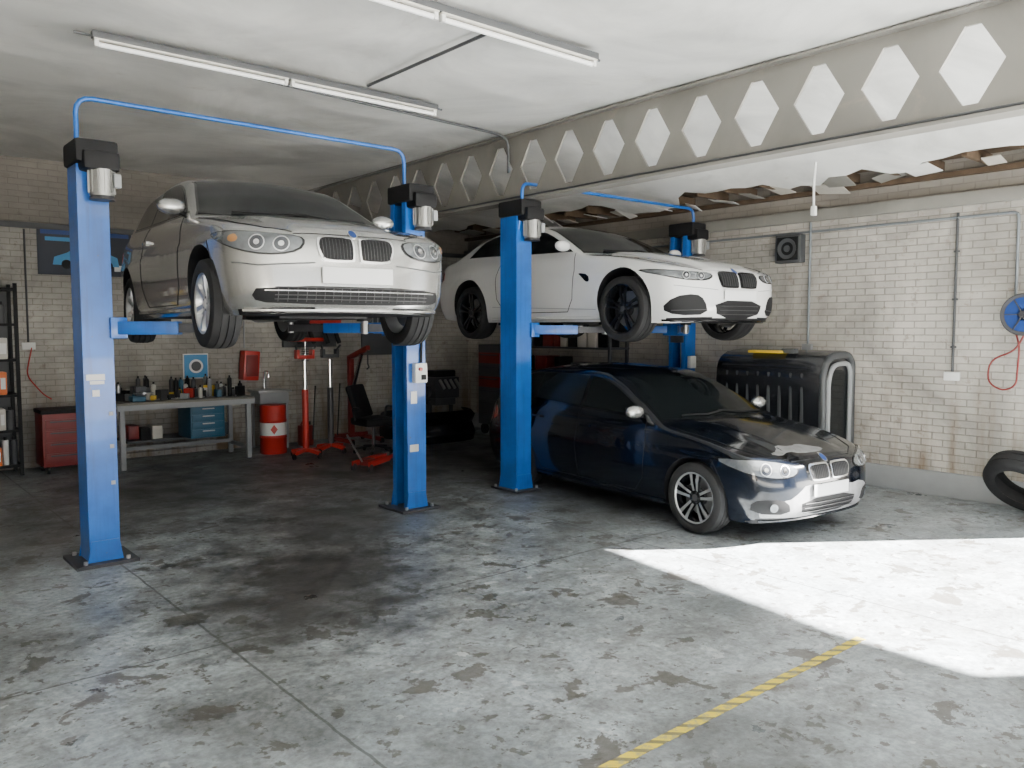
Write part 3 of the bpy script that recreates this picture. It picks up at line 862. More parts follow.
bm_.tube([(BX-.075, -3.9, z0+.018), (BX-.075, 11.9, z0+.018)], .010, 'dgrey')
bm_.done('castellated_roof_beam')

# ------------------------------------------------------------------ lifts
def lift(xa, xb, y, car, D, zsill, ypipe, zp, pads, arm_z, bw=.44):
    mb = MB(); H = 3.10
    for sx, x in ((1, xa), (-1, xb)):
        mb.box((x, y, .012), (bw, .46, .024), 'darksteel')
        for bx in (-.15, .15):
            for by in (-.18, .18): mb.cyl((x+bx, y+by, .02), (x+bx, y+by, .05), .016, 'steel', seg=8)
        mb.box((x-sx*.105, y, H/2), (.012, .27, H), 'blue')
        for s2 in (-1, 1):
            mb.box((x, y+s2*.13, H/2), (.21, .012, H), 'blue')
            mb.box((x+sx*.10, y+s2*.10, H/2), (.012, .06, H), 'blue')
        for s2 in (-1, 1): mb.prism([(-.125, 0), (.125, 0), (.10, .16), (-.10, .16)], (x, y+s2*.145, .024), (1, 0, 0), (0, 0, 1), .008*s2, 'blue')
        mb.cyl((x, y, .1), (x, y, H), .024, 'steel')
        mb.box((x+sx*.03, y, arm_z+.25), (.17, .22, .85), 'darksteel', bev=.01)
        mb.box((x+sx*.14, y, arm_z), (.12, .34, .16), 'blue', bev=.008)
        for (px, py) in pads:
            p = Vector(car)+Vector((math.cos(D)*px*(-sx)+math.sin(D)*py, -math.sin(D)*px*(-sx)+math.cos(D)*py, 0))
            s0 = Vector((x+sx*.16, y+(-.12 if p.y < y else .12), arm_z)); s1 = Vector((p.x, p.y, arm_z))
            mb.beam(s0, s0.lerp(s1, .62), .12, .10, 'blue', .006)
            mb.beam(s0.lerp(s1, .45), s1, .085, .07, 'darksteel', .004)
            mb.cyl((s1.x, s1.y, arm_z-.05), (s1.x, s1.y, zsill-.025), .03, 'steel')
            mb.cyl((s1.x, s1.y, zsill-.03), (s1.x, s1.y, zsill), .065, 'rubber')
        mb.box((x+.01, y-.05, H-.01), (.29, .40, .17), 'black', bev=.025)
        mb.box((x+.03, y-.20, H-.08), (.25, .20, .14), 'black', bev=.03)
        mb.cyl((x+.04, y-.22, H-.33), (x+.04, y-.22, H-.14), .084, 'alu', seg=24)
        for k in range(12):
            a = 2*math.pi*k/12
            mb.box((x+.04+.088*math.cos(a), y-.22+.088*math.sin(a), H-.23), (.016, .006, .16), 'alu', rz=a)
        mb.cyl((x+.04, y-.22, H-.36), (x+.04, y-.22, H-.32), .088, 'darksteel', .07, seg=24)
        mb.box((x+.13, y-.27, H-.22), (.05, .07, .10), 'grey', bev=.008)
    mb.tube([(xa-.07, y-.05, H-.6), (xa-.07, ypipe, H+.06), (xa-.07, ypipe, zp), (xb-.03, ypipe, zp), (xb-.03, ypipe, H+.02)], .018, 'blue', 10, .12)
    return mb
LY = 6.82
A = lift(1.62, 4.47, LY, (N1.x, N1.y, 0), D1, 1.888, LY, 3.52, [(.62, 1.25), (.62, 3.05)], 1.80)
A.box((1.62-.03, LY-.140, 1.43), (.13, .004, .045), 'white'); A.box((1.62-.02, LY-.140, 1.39), (.10, .004, .025), 'white')
A.box((1.62-.03, LY-.140, 1.31), (.05, .004, .05), 'white')
for z in (.62, .9, 1.15): A.box((1.62+.07, LY-.140, z), (.03, .004, .03), 'grey')
A.box((4.47+.02, LY-.17, 1.36), (.14, .07, .19), 'white', bev=.01); A.box((4.47+.04, LY-.21, 1.32), (.05, .02, .05), 'black', bev=.004)
A.box((4.47-.03, LY-.140, 1.12), (.07, .004, .12), 'white'); A.box((4.47-.03, LY-.140, .62), (.10, .004, .07), 'cream')
A.cyl((4.47+.0, LY-.205, 1.40), (4.47+.0, LY-.23, 1.40), .018, 'red', seg=12)
A.tube([(4.47+.05, LY-.15, 1.46), (4.47+.07, LY-.15, 2.0), (4.47+.07, LY-.15, 2.7)], .012, 'black', 8)
A.done('two_post_vehicle_lift')
B = lift(5.90, 8.84, LY+.02, (N2.x, N2.y, 0), D2, 1.865, 6.66, 3.35, [(.66, 1.3), (.66, 3.2)], 1.78, .34)
B.box((8.84-.02, LY-.16, 1.35), (.12, .06, .16), 'white', bev=.01)
B.done('two_post_vehicle_lift')

# ------------------------------------------------------------------ lights (fixtures) & ceiling conduit
def batten(x0, x1, y):
    mb = MB(); z = ZC-.06
    mb.box(((x0+x1)/2, y, z), (x1-x0, .06, .05), 'dgrey', bev=.006)
    for k in (0, 1):
        a = x0+(x1-x0)*k/2; b = x0+(x1-x0)*(k+1)/2
        mb.box(((a+b)/2, y, z-.02), (b-a-.02, .055, .03), 'cream', bev=.006)
        mb.cyl((a+.04, y, z-.062), (b-.04, y, z-.062), .017, 'tube', seg=12)
        for q in (a+.03, b-.03): mb.box((q, y, z-.05), (.03, .04, .06), 'white', bev=.004)
    mb.tube([(x0-.1, y+.06, z+.01), (x1+.1, y+.06, z+.01)], .010, 'dgrey')
    return mb.done('fluorescent_batten_light')
batten(1.58, 4.55, 6.42); batten(1.70, 4.65, 4.45)
cd = MB()
cd.tube([(3.75, 6.32, ZC-.03), (3.75, 4.56, ZC-.03)], .014, 'dgrey')
cd.tube([(2.6, 6.72, ZC-.03), (5.7, 6.95, ZC-.03), (5.88, 6.95, ZC-.06), (5.88, 6.95, 3.5)], .014, 'dgrey', 8, .1)
cd.done('electrical_conduit_run')

# ------------------------------------------------------------------ right wall fittings
xw = XW
c1 = MB()
c1.tube([(xw-.02, 7.6, 2.95), (xw-.02, 2.95, 2.95), (xw-.02, 2.95, 2.05)], .014, 'conduit', 8, .06)
c1.tube([(xw-.02, 3.52, 3.0), (xw-.02, 3.52, 1.34)], .014, 'dgrey')
c1.box((xw-.03, 3.52, 1.29), (.05, .15, .09), 'white', bev=.006)
c1.tube([(xw-.02, 5.18, 3.06), (xw-.02, 5.18, 1.5)], .014, 'conduit')
c1.tube([(xw-.02, 7.3, 3.0), (xw-.02, 7.3, 1.6)], .014, 'conduit')
c1.box((xw-.03, 5.18, 1.55), (.05, .12, .12), 'grey', bev=.006)
for z in (1.6, 2.1, 2.6): c1.box((xw-.02, 3.52, z), (.03, .05, .02), 'dgrey')
c1.done('wall_conduit')
v = MB()
v.box((xw-.06, 5.42, 2.76), (.12, .34, .34), 'dgrey', bev=.012)
v.box((xw-.125, 5.42, 2.76), (.015, .28, .28), 'black', bev=.006)
v.lathe([(0, .05), (.006, .12), (.012, .125)], (xw-.13, 5.42, 2.76), (-1, 0, 0), 'dgrey', 28)
v.cyl((xw-.13, 5.42, 2.76), (xw-.145, 5.42, 2.76), .04, 'dgrey')
v.done('wall_speaker_box')
hr = MB()
hc = Vector((xw-.215, 2.79, 1.93))
for s2 in (-1, 1):
    hr.lathe([(s2*.085, .165), (s2*.092, .195), (s2*.08, .205), (s2*.075, .165)], hc, (1, 0, 0), 'darksteel', 32)
    for k in range(6):
        a = math.pi*k/3; hr.beam(hc+Vector((s2*.085, .03*math.cos(a), .03*math.sin(a))), hc+Vector((s2*.085, .17*math.cos(a), .17*math.sin(a))), .018, .01, 'darksteel')
for k in range(7): hr.lathe([(-.078+k*.0225, .06), (-.078+k*.0225, .165), (-.067+k*.0225, .178), (-.056+k*.0225, .165), (-.056+k*.0225, .06)], hc, (1, 0, 0), 'hose', 32)
hr.cyl(hc+Vector((-.10, 0, 0)), hc+Vector((.10, 0, 0)), .035, 'darksteel')
hr.box((xw-.06, 2.79, 1.93), (.10, .08, .30), 'steel', bev=.01)
hr.tube([hc+Vector((0, .0, -.17)), hc+Vector((-.02, .07, -.35)), hc+Vector((.02, .32, -.45)), hc+Vector((.06, .34, -.68)), hc+Vector((.06, .20, -.76)), hc+Vector((.06, .08, -.70)), hc+Vector((.05, .06, -.3)), hc+Vector((.05, .12, -.12))], .009, 'dred', 8, .12)
hr.done('air_hose_reel')

def tyre(mb, c, ax, R=.33, w=.22, rin=.22):
    prof = [(-.40*w, rin), (-.5*w, rin+.3*(R-rin)), (-.49*w, rin+.65*(R-rin)), (-.44*w, R-.02), (-.36*w, R-.004), (-.2*w, R), (-.19*w, R-.01), (-.16*w, R-.01), (-.15*w, R),
            (.15*w, R), (.16*w, R-.01), (.19*w, R-.01), (.2*w, R), (.36*w, R-.004), (.44*w, R-.02), (.49*w, rin+.65*(R-rin)), (.5*w, rin+.3*(R-rin)), (.40*w, rin), (.36*w, rin+.01), (.42*w, rin+.4*(R-rin)), (.38*w, R-.03), (-.38*w, R-.03), (-.42*w, rin+.4*(R-rin)), (-.36*w, rin+.01)]
    mb.lathe(prof, c, ax, 'rubber', 48, True)
ty = MB(); ang = math.radians(40)
tyre(ty, (8.72, 2.68, .335), (math.cos(ang), -.12, math.sin(ang)), .345, .22, .225)
ty.done('car_tyre')
hs = MB(); hs.tube([(8.0, 4.5, 3.53), (8.01, 4.52, 3.3), (7.98, 4.5, 3.05)], .012, 'white'); hs.box((7.985, 4.5, 3.02), (.05, .05, .10), 'white', bev=.01); hs.done('hanging_pull_cord')

# truck canopy stood on end by the wall
cp = MB()
pr = chaikin([(8.42, .0), (8.36, .9), (8.34, 1.30), (8.40, 1.46), (8.55, 1.53), (8.95, 1.55), (9.06, 1.50), (9.08, 0.)], 1)
ys = [4.58, 4.62, 5.90, 5.94]
sc_ = [.97, 1., 1., .97]
cx, cz = 8.75, .78
vs = []; n = len(pr)
for y, s2 in zip(ys, sc_): vs += [(cx+(a-cx)*s2, y, max(0, cz+(b-cz)*s2)) for a, b in pr]
fs = [[r*n+i, r*n+(i+1) % n, (r+1)*n+(i+1) % n, (r+1)*n+i] for r in range(3) for i in range(n)]
cp.add(vs, fs, 'skin', True); cp.add(vs, [list(range(n)), list(range(3*n, 4*n))], 'skin')
arch = [(8.43, .05), (8.40, .9), (8.385, 1.28), (8.45, 1.43), (8.60, 1.49), (8.92, 1.50), (9.03, 1.42), (9.05, .05)]
cp.tube([(a, 4.575, b) for a, b in arch], .042, 'dgrey', 10, .12)
cp.tube([(8.50, 4.555, .1), (8.48, 4.555, 1.22), (8.56, 4.555, 1.37), (8.70, 4.555, 1.40), (8.90, 4.555, 1.40), (8.96, 4.555, 1.32), (8.97, 4.555, .1)], .026, 'grey', 8, .12)
cp.prism(chaikin([(8.56, .15), (8.54, 1.22), (8.62, 1.33), (8.86, 1.33), (8.92, 1.25), (8.93, .15)], 1), (0, 4.590, 0), (1, 0, 0), (0, 0, 1), .012, 'glass')
for i in range(8):
    y = 4.80+i*.14
    cp.box((8.358, y, .82), (.02, .035, .95), 'dgrey', bev=.008)
cp.box((8.36, 5.28, 1.36), (.03, 1.15, .05), 'skin', bev=.012)
cp.box((8.46, 5.30, 1.525), (.14, .45, .03), 'yellow', bev=.008)
cp.box((8.46, 5.02, 1.54), (.10, .16, .05), 'dgrey', bev=.01)
cp.done('truck_canopy')

# ------------------------------------------------------------------ back wall items
b = MB()
b.box((3.72, 11.3, .83), (1.78, .80, .05), 'woodtop', bev=.006)
b.box((3.72, 10.91, .79), (1.78, .03, .07), 'grey')
for x in (2.90, 4.54):
    for y in (10.97, 11.63): b.box((x, y, .40), (.06, .06, .80), 'grey', bev=.004)
for x in (2.90, 4.54): b.box((x, 11.3, .15), (.04, .66, .05), 'grey')
b.box((3.72, 11.6, .18), (1.64, .04, .05), 'grey')
b.box((3.70, 11.55, .30), (1.3, .5, .03), 'dgrey')
b.box((3.98, 11.22, .565), (.46, .50, .48), 'bin', bev=.01)
for i, z in enumerate((.40, .50, .60, .70)):
    b.box((3.98, 10.965, z), (.42, .02, .085), 'bin', bev=.004); b.box((3.98, 10.945, z+.02), (.16, .015, .015), 'steel')
for x, z, k in ((3.3, .36, 'black'), (3.45, .38, 'cream'), (4.35, .36, 'dgrey'), (3.15, .40, 'dred')): b.box((x, 11.5, z+.02), (.13, .25, .14+z*.1), k, bev=.01)
b.done('workbench')
vi = MB()
vi.box((3.12, 11.08, .89), (.16, .20, .07), 'bin', bev=.01); vi.cyl((3.12, 11.08, .88), (3.12, 11.08, .97), .06, 'bin')
vi.box((3.12, 11.10, 1.0), (.13, .14, .10), 'darksteel', bev=.012); vi.box((3.12, 10.94, 1.0), (.13, .08, .12), 'darksteel', bev=.012)
vi.cyl((3.12, 10.78, .98), (3.12, 11.1, .98), .018, 'steel'); vi.cyl((3.0, 10.80, .98), (3.24, 10.80, .98), .008, 'steel', seg=8)
vi.done('bench_vice')
cl = MB(); random.seed(11)
for i in range(80):
    x = random.uniform(2.95, 4.5); y = random.uniform(11.1, 11.62); h = random.uniform(.05, .26)
    k = random.choice(['black', 'dgrey', 'steel', 'white', 'red', 'bin', 'grey', 'darksteel', 'yellow', 'cream', 'dgrey', 'black', 'black', 'darksteel'])
    if abs(x-3.12) < .15 and y < 11.25: continue
    if random.random() < .5:
        cl.cyl((x, y, .855), (x, y, .855+h), .03, k, seg=14); cl.cyl((x, y, .855+h), (x, y, .875+h), .03, k, .012, seg=14); cl.cyl((x, y, .87+h), (x, y, .90+h), .012, 'black', seg=10)
    else:
        cl.box((x, y, .855+h*.3), (random.uniform(.06, .16), random.uniform(.05, .12), h*.6), k, rz=random.uniform(0, 3), bev=.006)
for i in range(14):
    x = random.uniform(3.2, 4.4); y = random.uniform(10.98, 11.15)
    cl.beam((x, y, .865), (x+random.uniform(-.15, .15), y+.1, .87), .012, .012, 'steel')
cl.done('bench_tools_and_bottles')
s = MB()
s.box((4.17, YB-.02, 1.25), (.36, .02, .36), 'white', bev=.004); s.box((4.17, YB-.035, 1.25), (.33, .01, .33), 'cyan'); s.cyl((4.17, YB-.04, 1.25), (4.17, YB-.045, 1.25), .10, 'white', seg=28); s.cyl((4.17, YB-.045, 1.25), (4.17, YB-.05, 1.25), .07, 'dgrey', seg=28)
s.done('wall_sign')
bn = MB()
bn.box((2.78, YB-.015, 2.80), (1.14, .015, .62), 'bannerbg')
bn.box((2.78, YB-.026, 3.04), (1.06, .004, .06), 'hose')
bn.prism([(-.42, -.16), (-.40, -.06), (-.25, .0), (-.12, .09), (.1, .10), (.24, .01), (.36, -.04), (.38, -.16)], (2.80, YB-.024, 2.78), (1, 0, 0), (0, 0, 1), .005, 'cyan')
bn.prism([(-.22, .0), (-.11, .07), (.08, .08), (.18, .01)], (2.80, YB-.031, 2.775), (1, 0, 0), (0, 0, 1), .003, 'bannerbg')
for xx in (-.26, .24): bn.cyl((2.80+xx, YB-.030, 2.63), (2.80+xx, YB-.034, 2.63), .06, 'black', seg=20)
bn.box((3.22, YB-.026, 2.60), (.2, .004, .08), 'white'); bn.box((2.45, YB-.026, 2.95), (.3, .004, .05), 'cyan')
bn.done('wall_banner')
bs = MB()
bs.box((3.75, YB-.015, 2.80), (.5, .015, .5), 'black'); 
for i, z in enumerate((2.95, 2.85, 2.75, 2.65)): bs.box((3.70, YB-.025, z), (.32-.04*i, .004, .035), 'white')
bs.done('notice_board')
sh = MB()
for x in (.95, 1.86):
    for y in (11.42, 11.85): sh.box((x, y, 1.17), (.04, .04, 2.34), 'black')
for z in (.12, .55, .98, 1.41, 1.84, 2.27): sh.box((1.405, 11.63, z), (.93, .46, .03), 'black')
sh.box((1.405, 11.87, 1.2), (.93, .01, 2.2), 'dgrey')
random.seed(5)
for z in (.135, .565, .995, 1.425, 1.855):
    x = .98
    while x < 1.82:
        ww = random.uniform(.07, .15); h = random.uniform(.20, .36)
        if x+ww > 1.85: break
        k = random.choice(['white', 'red', 'dgrey', 'blue', 'cream', 'black', 'yellow', 'white', 'red', 'orange', 'grey'])
        if random.random() < .4: sh.cyl((x+ww/2, 11.50, z), (x+ww/2, 11.50, z+h*.85), ww/2-.005, k, seg=18); sh.cyl((x+ww/2, 11.50, z+h*.85), (x+ww/2, 11.50, z+h*.85+.04), .018, 'black', seg=10)
        else: sh.box((x+ww/2, 11.55, z+h/2), (ww-.006, .25, h), k, bev=.008); sh.box((x+ww/2, 11.42, z+h/2), (ww-.04, .006, h*.5), 'white')
        x += ww+.005
sh.done('shelving_rack_with_supplies')
tcb = MB()
tcb.box((2.36, 11.45, .42), (.60, .45, .66), 'dred', bev=.012)
tcb.box((2.36, 11.45, .77), (.62, .47, .05), 'black', bev=.012)
for z in (.20, .34, .48, .62): tcb.box((2.36, 11.215, z), (.54, .02, .115), 'dred', bev=.005); tcb.box((2.36, 11.195, z+.03), (.44, .02, .015), 'darksteel')
for x in (2.12, 2.60):
    for y in (11.29, 11.61): tcb.cyl((x-.015, y, .045), (x+.015, y, .045), .045, 'rubber', seg=16)
tcb.done('tool_chest')
cc = MB(); cc.tube([(2.07, YB-.02, 3.05), (2.07, YB-.02, 1.62)], .012, 'dgrey'); cc.box((2.07, YB-.03, 1.57), (.15, .05, .09), 'white', bev=.006)
cc.tube([(2.10, YB-.05, 1.55), (2.02, YB-.08, 1.2), (2.2, YB-.1, .95), (2.30, YB-.06, .88)], .008, 'red', 8, .1)
cc.tube([(4.9, YB-.02, 3.05), (4.9, YB-.02, 1.5)], .012, 'grey'); cc.tube([(6.6, YB-.02, 3.05), (6.6, YB-.02, 2.4)], .012, 'grey')
cc.done('socket_and_conduit')
dr = MB()
dr.lathe([(0, 0), (0, .18), (.02, .19), (.22, .185), (.235, .195), (.25, .185), (.46, .185), (.475, .195), (.49, .185), (.68, .185), (.70, .17), (.71, .0)], (4.97, 11.12, 0), (0, 0, 1), 'red', 36)
dr.lathe([(.27, .188), (.45, .188)], (4.97, 11.12, 0), (0, 0, 1), 'white', 36)
dr.prism([(-.05, .0), (0, .07), (.05, .0), (0, -.07)], (4.90, 10.935, .36), (.93, -.36, 0), (0, 0, 1), .004, 'red')
dr.done('oil_drum')
sk = MB()
sk.box((5.16, 11.65, .86), (.52, .42, .035), 'steel', bev=.004); sk.box((5.16, 11.65, .76), (.46, .36, .18), 'grey', bev=.03)
for x in (4.96, 5.36): 
    for y in (11.5, 11.8): sk.box((x, y, .34), (.035, .035, .68), 'grey')
sk.tube([(5.16, 11.84, .87), (5.16, 11.84, 1.15), (5.16, 11.68, 1.15), (5.16, 11.68, 1.06)], .013, 'chrome', 8, .05)
sk.done('utility_sink')
rb = MB(); rb.box((4.93, YB-.12, 1.24), (.24, .20, .44), 'red', bev=.02, R=Matrix.Rotation(.08, 3, 'Y')); rb.box((4.93, YB-.23, 1.24), (.18, .02, .32), 'dred', bev=.01); rb.done('wall_cabinet_red')

def jack_(mb, x, y, k='red', k2='red'):
    for a in (0.4, 1.97, 3.54, 5.11):
        ex = x+.24*math.cos(a); ey = y+.24*math.sin(a)
        mb.beam((x, y, .12), (ex, ey, .08), .06, .05, k, .005); mb.cyl((ex-.015, ey, .04), (ex+.015, ey, .04), .04, 'rubber', seg=14)
    mb.cyl((x, y, .08), (x, y, .95), .045, k2); mb.cyl((x, y, .95), (x, y, 1.35), .026, 'chrome')
    mb.beam((x+.09, y-.03, .25), (x+.13, y-.05, 1.0), .02, .02, 'black')
    mb.box((x, y, 1.40), (.26, .10, .05), k2, bev=.01)
    for s2 in (-1, 1):
        mb.box((x+s2*.11, y, 1.46), (.04, .10, .08), k2, bev=.01); mb.beam((x+s2*.11, y, 1.48), (x+s2*.15, y-.05, 1.56), .025, .025, 'darksteel')
tj = MB(); jack_(tj, 5.62, 10.62, 'red', 'darksteel'); tj.done('transmission_jack')
tj = MB(); jack_(tj, 5.13, 10.42); tj.done('transmission_jack')
sp = MB()
sp.box((5.95, YB-.05, 1.75), (.9, .08, .5), 'dgrey', bev=.01)
sp.box((5.95, YB-.20, 1.90), (.85, .22, .06), 'red', bev=.01); sp.box((5.80, YB-.22, 1.62), (.5, .22, .06), 'red', bev=.01)
for x in (5.62, 5.86, 6.10, 6.30):
    sp.tube([(x, YB-.20, 1.88), (x, YB-.26, 1.72), (x+.05, YB-.28, 1.56)], .035, 'black', 8)
    sp.cyl((x, YB-.16, 1.93), (x, YB-.16, 2.06), .05, random.choice(['black', 'red', 'dgrey']), seg=14)
for i in range(7): sp.lathe([(-.006, .055), (0, .065), (.006, .055)], (5.75+.0, YB-.30, 1.30+i*.035), (0, 0, 1), 'darksteel', 20)
sp.cyl((5.75, YB-.30, 1.25), (5.75, YB-.30, 1.62), .02, 'chrome')
sp.done('spring_compressor')
es = MB()
for s2 in (-1, 1):
    es.beam((6.45+s2*.26, 11.0, .06), (6.45+s2*.26, 11.65, .06), .07, .06, 'dred', .005)
    for y in (11.0, 11.6): es.cyl((6.45+s2*.26-.02, y, .04), (6.45+s2*.26+.02, y, .04), .04, 'rubber', seg=12)
es.beam((6.17, 11.5, .10), (6.73, 11.5, .10), .07, .07, 'dred', .005); es.beam((6.45, 11.5, .1), (6.45, 11.5, 1.35), .08, .08, 'dred', .005)
es.beam((6.45, 11.55, 1.32), (6.45, 10.95, 1.50), .07, .07, 'dred', .005); es.cyl((6.45, 11.45, .8), (6.45, 11.15, 1.4), .03, 'chrome'); es.tube([(6.45, 10.97, 1.48), (6.45, 10.97, 1.25), (6.45, 10.93, 1.2), (6.45, 10.99, 1.17)], .012, 'darksteel')
es.done('engine_crane')
oc = MB(); ox, oy = 6.08, 10.2
for k in range(5):
    a = k*2*math.pi/5+.3; oc.beam((ox, oy, .11), (ox+.27*math.cos(a), oy+.27*math.sin(a), .07), .04, .03, 'black', .004); oc.sphere((ox+.27*math.cos(a), oy+.27*math.sin(a), .03), .03, 'black', 10)
oc.cyl((ox, oy, .1), (ox, oy, .42), .025, 'darksteel'); oc.box((ox, oy, .46), (.50, .48, .12), 'black', bev=.05)
Rt = Matrix.Rotation(.6, 3, 'Z') @ Matrix.Rotation(math.radians(-20), 3, 'X')
oc.box((ox-.10, oy+.22, .74), (.46, .10, .50), 'black', bev=.045, R=Rt); oc.beam((ox-.05, oy+.15, .45), (ox-.09, oy+.22, .6), .06, .02, 'darksteel')
for s2 in (-1, 1): oc.tube([(ox+s2*.24, oy+.1, .46), (ox+s2*.28, oy+.1, .66), (ox+s2*.28, oy-.12, .66)], .018, 'black', 8, .05)
oc.done('workshop_chair')
tr = MB(); R2 = .5
def TP(a, b, z): return (5.42+a*math.cos(R2)-b*math.sin(R2), 9.1+a*math.sin(R2)+b*math.cos(R2), z)
for s2 in (-1, 1):
    tr.beam(TP(-.32, s2*.12, .09), TP(.32, s2*.10, .10), .02, .07, 'red', .004)
    for a in (-.28, .28): tr.cyl(TP(a, s2*.12-.02, .045), TP(a, s2*.12+.02, .045), .045, 'darksteel', seg=14)
tr.beam(TP(-.05, 0, .11), TP(.30, 0, .13), .08, .05, 'red', .006); tr.cyl(TP(.30, 0, .12), TP(.30, 0, .17), .05, 'darksteel'); tr.box(TP(-.15, 0, .10), (.18, .12, .08), 'dred', rz=R2, bev=.01)
tr.cyl(TP(-.28, 0, .12), TP(-.62, 0, .50), .012, 'steel', seg=10)
tr.done('trolley_jack')

# engine block on a stand and a low tyre stack in the dark corner
tt = MB()
for k in range(2): tyre(tt, (7.25+.02*k, 11.35, .11+.215*k), (0, 0, 1), .32, .21, .21)
tt.done('tyre_stack')
eg = MB(); ex_, ey_ = 8.05, 11.3
eg.box((ex_, ey_, .80), (.50, .42, .36), 'darksteel', bev=.03); eg.box((ex_, ey_, 1.03), (.44, .30, .12), 'black', bev=.03)
eg.box((ex_, ey_, .57), (.42, .32, .14), 'dgrey', bev=.03)
for i in range(4): eg.cyl((ex_-.16+i*.107, ey_-.21, .93), (ex_-.16+i*.107, ey_-.34, .80), .025, 'steel', seg=12)
eg.cyl((ex_-.25, ey_, .74), (ex_-.30, ey_, .74), .10, 'darksteel', seg=24); eg.cyl((ex_-.25, ey_+.08, .94), (ex_-.30, ey_+.08, .94), .06, 'steel', seg=20)
for sx in (-.22, .22):
    eg.beam((ex_+sx, ey_-.28, .05), (ex_+sx, ey_+.28, .05), .05, .05, 'dgrey', .004); eg.beam((ex_+sx, ey_, .05), (ex_+sx, ey_, .56), .05, .05, 'dgrey', .004)
eg.beam((ex_-.22, ey_, .10), (ex_+.22, ey_, .10), .05, .05, 'dgrey', .004)
eg.done('engine_on_stand')
bp = MB()
pts = [(6.75, 10.75, 0), (6.80, 10.42, 0), (7.15, 10.25, 0), (7.7, 10.22, 0), (8.05, 10.38, 0), (8.15, 10.75, 0)]
prof = [(0, .02), (-.03, .15), (0.03, .30), (-.02, .42), (.05, .50)]
def samp(pts, m=6):
    o = []
    for i in range(len(pts)-1):
        p0 = Vector(pts[max(0, i-1)]); p1 = Vector(pts[i]); p2 = Vector(pts[i+1]); p3 = Vector(pts[min(len(pts)-1, i+2)])
        for k in range(m):
            t = k/m; o.append(.5*((2*p1)+(-p0+p2)*t+(2*p0-5*p1+4*p2-p3)*t*t+(-p0+3*p1-3*p2+p3)*t**3))
    o.append(Vector(pts[-1])); return o
sp_ = samp(pts); ctr = Vector((7.5, 11.1, 0)); V = []
for p in sp_:
    dd = (p-ctr).normalized()
    for o, z in prof: V.append(p-dd*o+Vector((0, 0, z)))
for p in sp_:
    dd = (p-ctr).normalized()
    for o, z in prof: V.append(p-dd*(o+.02)+Vector((0, 0, z)))
m_ = len(prof); ns = len(sp_); F = []
for off in (0, ns*m_):
    for i in range(ns-1):
        for j in range(m_-1): F.append([off+i*m_+j, off+(i+1)*m_+j, off+(i+1)*m_+j+1, off+i*m_+j+1])
for j in (0, m_-1):
    for i in range(ns-1): F.append([i*m_+j, (i+1)*m_+j, ns*m_+(i+1)*m_+j, ns*m_+i*m_+j])
bp.add(V, F, 'gloss', True); bp.done('spare_car_bumper')
rcb = MB()
rcb.box((8.83, 10.62, .85), (.50, .62, 1.35), 'dgrey', bev=.012)
for i in range(6): rcb.box((8.57, 10.62, .30+i*.20), (.02, .56, .18), 'dred' if i in (3, 5) else 'dgrey', bev=.005); rcb.box((8.555, 10.62, .35+i*.20), (.02, .45, .018), 'darksteel')
for x in (8.65, 9.0): 
    for y in (10.40, 10.84): rcb.cyl((x-.02, y, .09), (x+.02, y, .09), .09, 'rubber', seg=14)
rcb.done('tall_tool_cabinet')
r2 = MB()
for y in (8.0, 10.2):
    for x in (8.68, 9.05): r2.box((x, y, 1.1), (.04, .04, 2.2), 'dgrey')
for z in (.3, .9, 1.5, 2.15): r2.box((8.865, 9.1, z), (.42, 2.25, .03), 'dgrey')
random.seed(21)
for z in (.315, .915, 1.515, 2.165):
    y = 8.08
    while y < 10.0:
        ww = random.uniform(.12, .28); h = random.uniform(.22, .48)
        r2.box((8.84, y+ww/2, z+h/2), (.30, ww-.02, h), random.choice(['dgrey', 'black', 'red', 'black', 'yellow', 'dgrey', 'bin', 'cream', 'black', 'dred', 'dgrey']), bev=.01)
        y += ww+.02
r2.done('parts_shelving')
tbd = MB(); tbd.box((7.5, YB-.02, 1.75), (1.2, .03, .8), 'dgrey')
random.seed(9)
for i in range(11):
    x = 7.0+i*.1; h = random.uniform(.15, .38); tbd.beam((x, YB-.05, 2.08), (x, YB-.05, 2.08-h), .02, .012, 'steel'); tbd.box((x, YB-.05, 2.08-h), (.05, .02, .05), random.choice(['red', 'steel', 'black', 'yellow']), bev=.004)
tbd.done('tool_board')
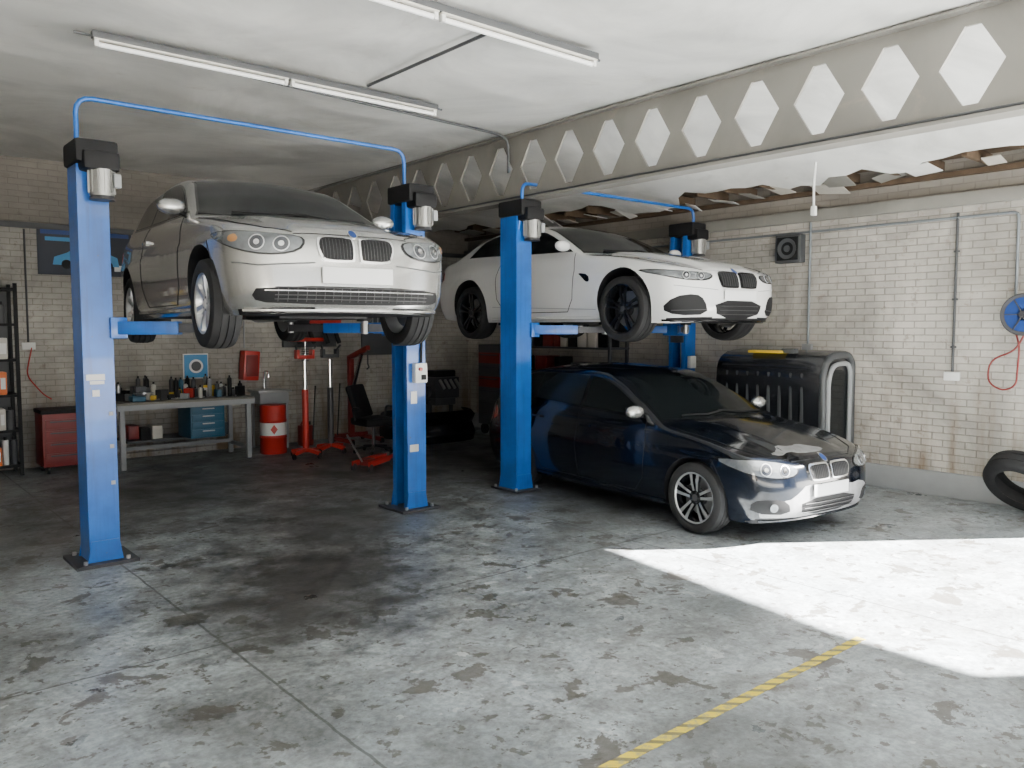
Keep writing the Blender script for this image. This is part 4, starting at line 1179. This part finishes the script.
for x, y, k in ((5.66, 11.5, 'dred'),):
    bt = MB(); bt.box((x, y, .16), (.20, .16, .32), k, bev=.03); bt.cyl((x+.06, y, .32), (x+.06, y, .37), .025, 'black', seg=12); bt.tube([(x-.08, y, .32), (x-.05, y, .37), (x+.0, y, .37), (x+.02, y, .32)], .012, k)
    bt.done('jerry_can')

tp = MB(); tp.box((2.0, 2.20, .0015), (5.1, .055, .003), 'tape'); tp.done('floor_hazard_tape')

# ------------------------------------------------------------------ light
sun = bpy.data.lights.new('sun', 'SUN'); sun.energy = 215; sun.angle = math.radians(.6); sun.color = (1, .97, .92)
so = bpy.data.objects.new('sun', sun); COL.objects.link(so)
hd = Vector((4.9-9.15, 4.76-1.67, 0)); dn = Vector((hd.x, hd.y, -3.1)).normalized()
so.rotation_euler = dn.to_track_quat('-Z', 'Y').to_euler(); so.location = (14, -3, 8)
wd = bpy.data.worlds.new('sky'); SC.world = wd; wd.use_nodes = True
nt = wd.node_tree; bg = nt.nodes['Background']
tc = nt.nodes.new('ShaderNodeTexCoord'); spx = nt.nodes.new('ShaderNodeSeparateXYZ'); nt.links.new(tc.outputs['Generated'], spx.inputs[0])
rp = nt.nodes.new('ShaderNodeValToRGB'); rp.color_ramp.elements[0].position = .0; rp.color_ramp.elements[0].color = (.90, .95, 1, 1)
rp.color_ramp.elements[1].position = .6; rp.color_ramp.elements[1].color = (.48, .65, .97, 1)
nt.links.new(spx.outputs['Z'], rp.inputs['Fac']); nt.links.new(rp.outputs['Color'], bg.inputs['Color'])
bg.inputs['Strength'].default_value = 2.2
def portal(loc, rot, sx, sy):
    l = bpy.data.lights.new('door_portal', 'AREA'); l.shape = 'RECTANGLE'; l.size = sx; l.size_y = sy
    l.cycles.is_portal = True
    o = bpy.data.objects.new('door_portal', l); COL.objects.link(o); o.location = loc; o.rotation_euler = rot
portal((3.0, -4.0, 1.8), (math.radians(90), 0, 0), 10, 3.6)
portal((9.14, -.1, 1.7), (math.radians(90), 0, math.radians(90)), 3.6, 3.4)

# ------------------------------------------------------------------ camera
cam = bpy.data.cameras.new('camera'); cam.sensor_width = 36; cam.lens = 815/1024*36
co = bpy.data.objects.new('camera', cam); COL.objects.link(co)
co.location = (0, 0, 1.8); co.rotation_euler = (math.radians(90-3.93), 0, math.radians(49.5-90))
SC.camera = co
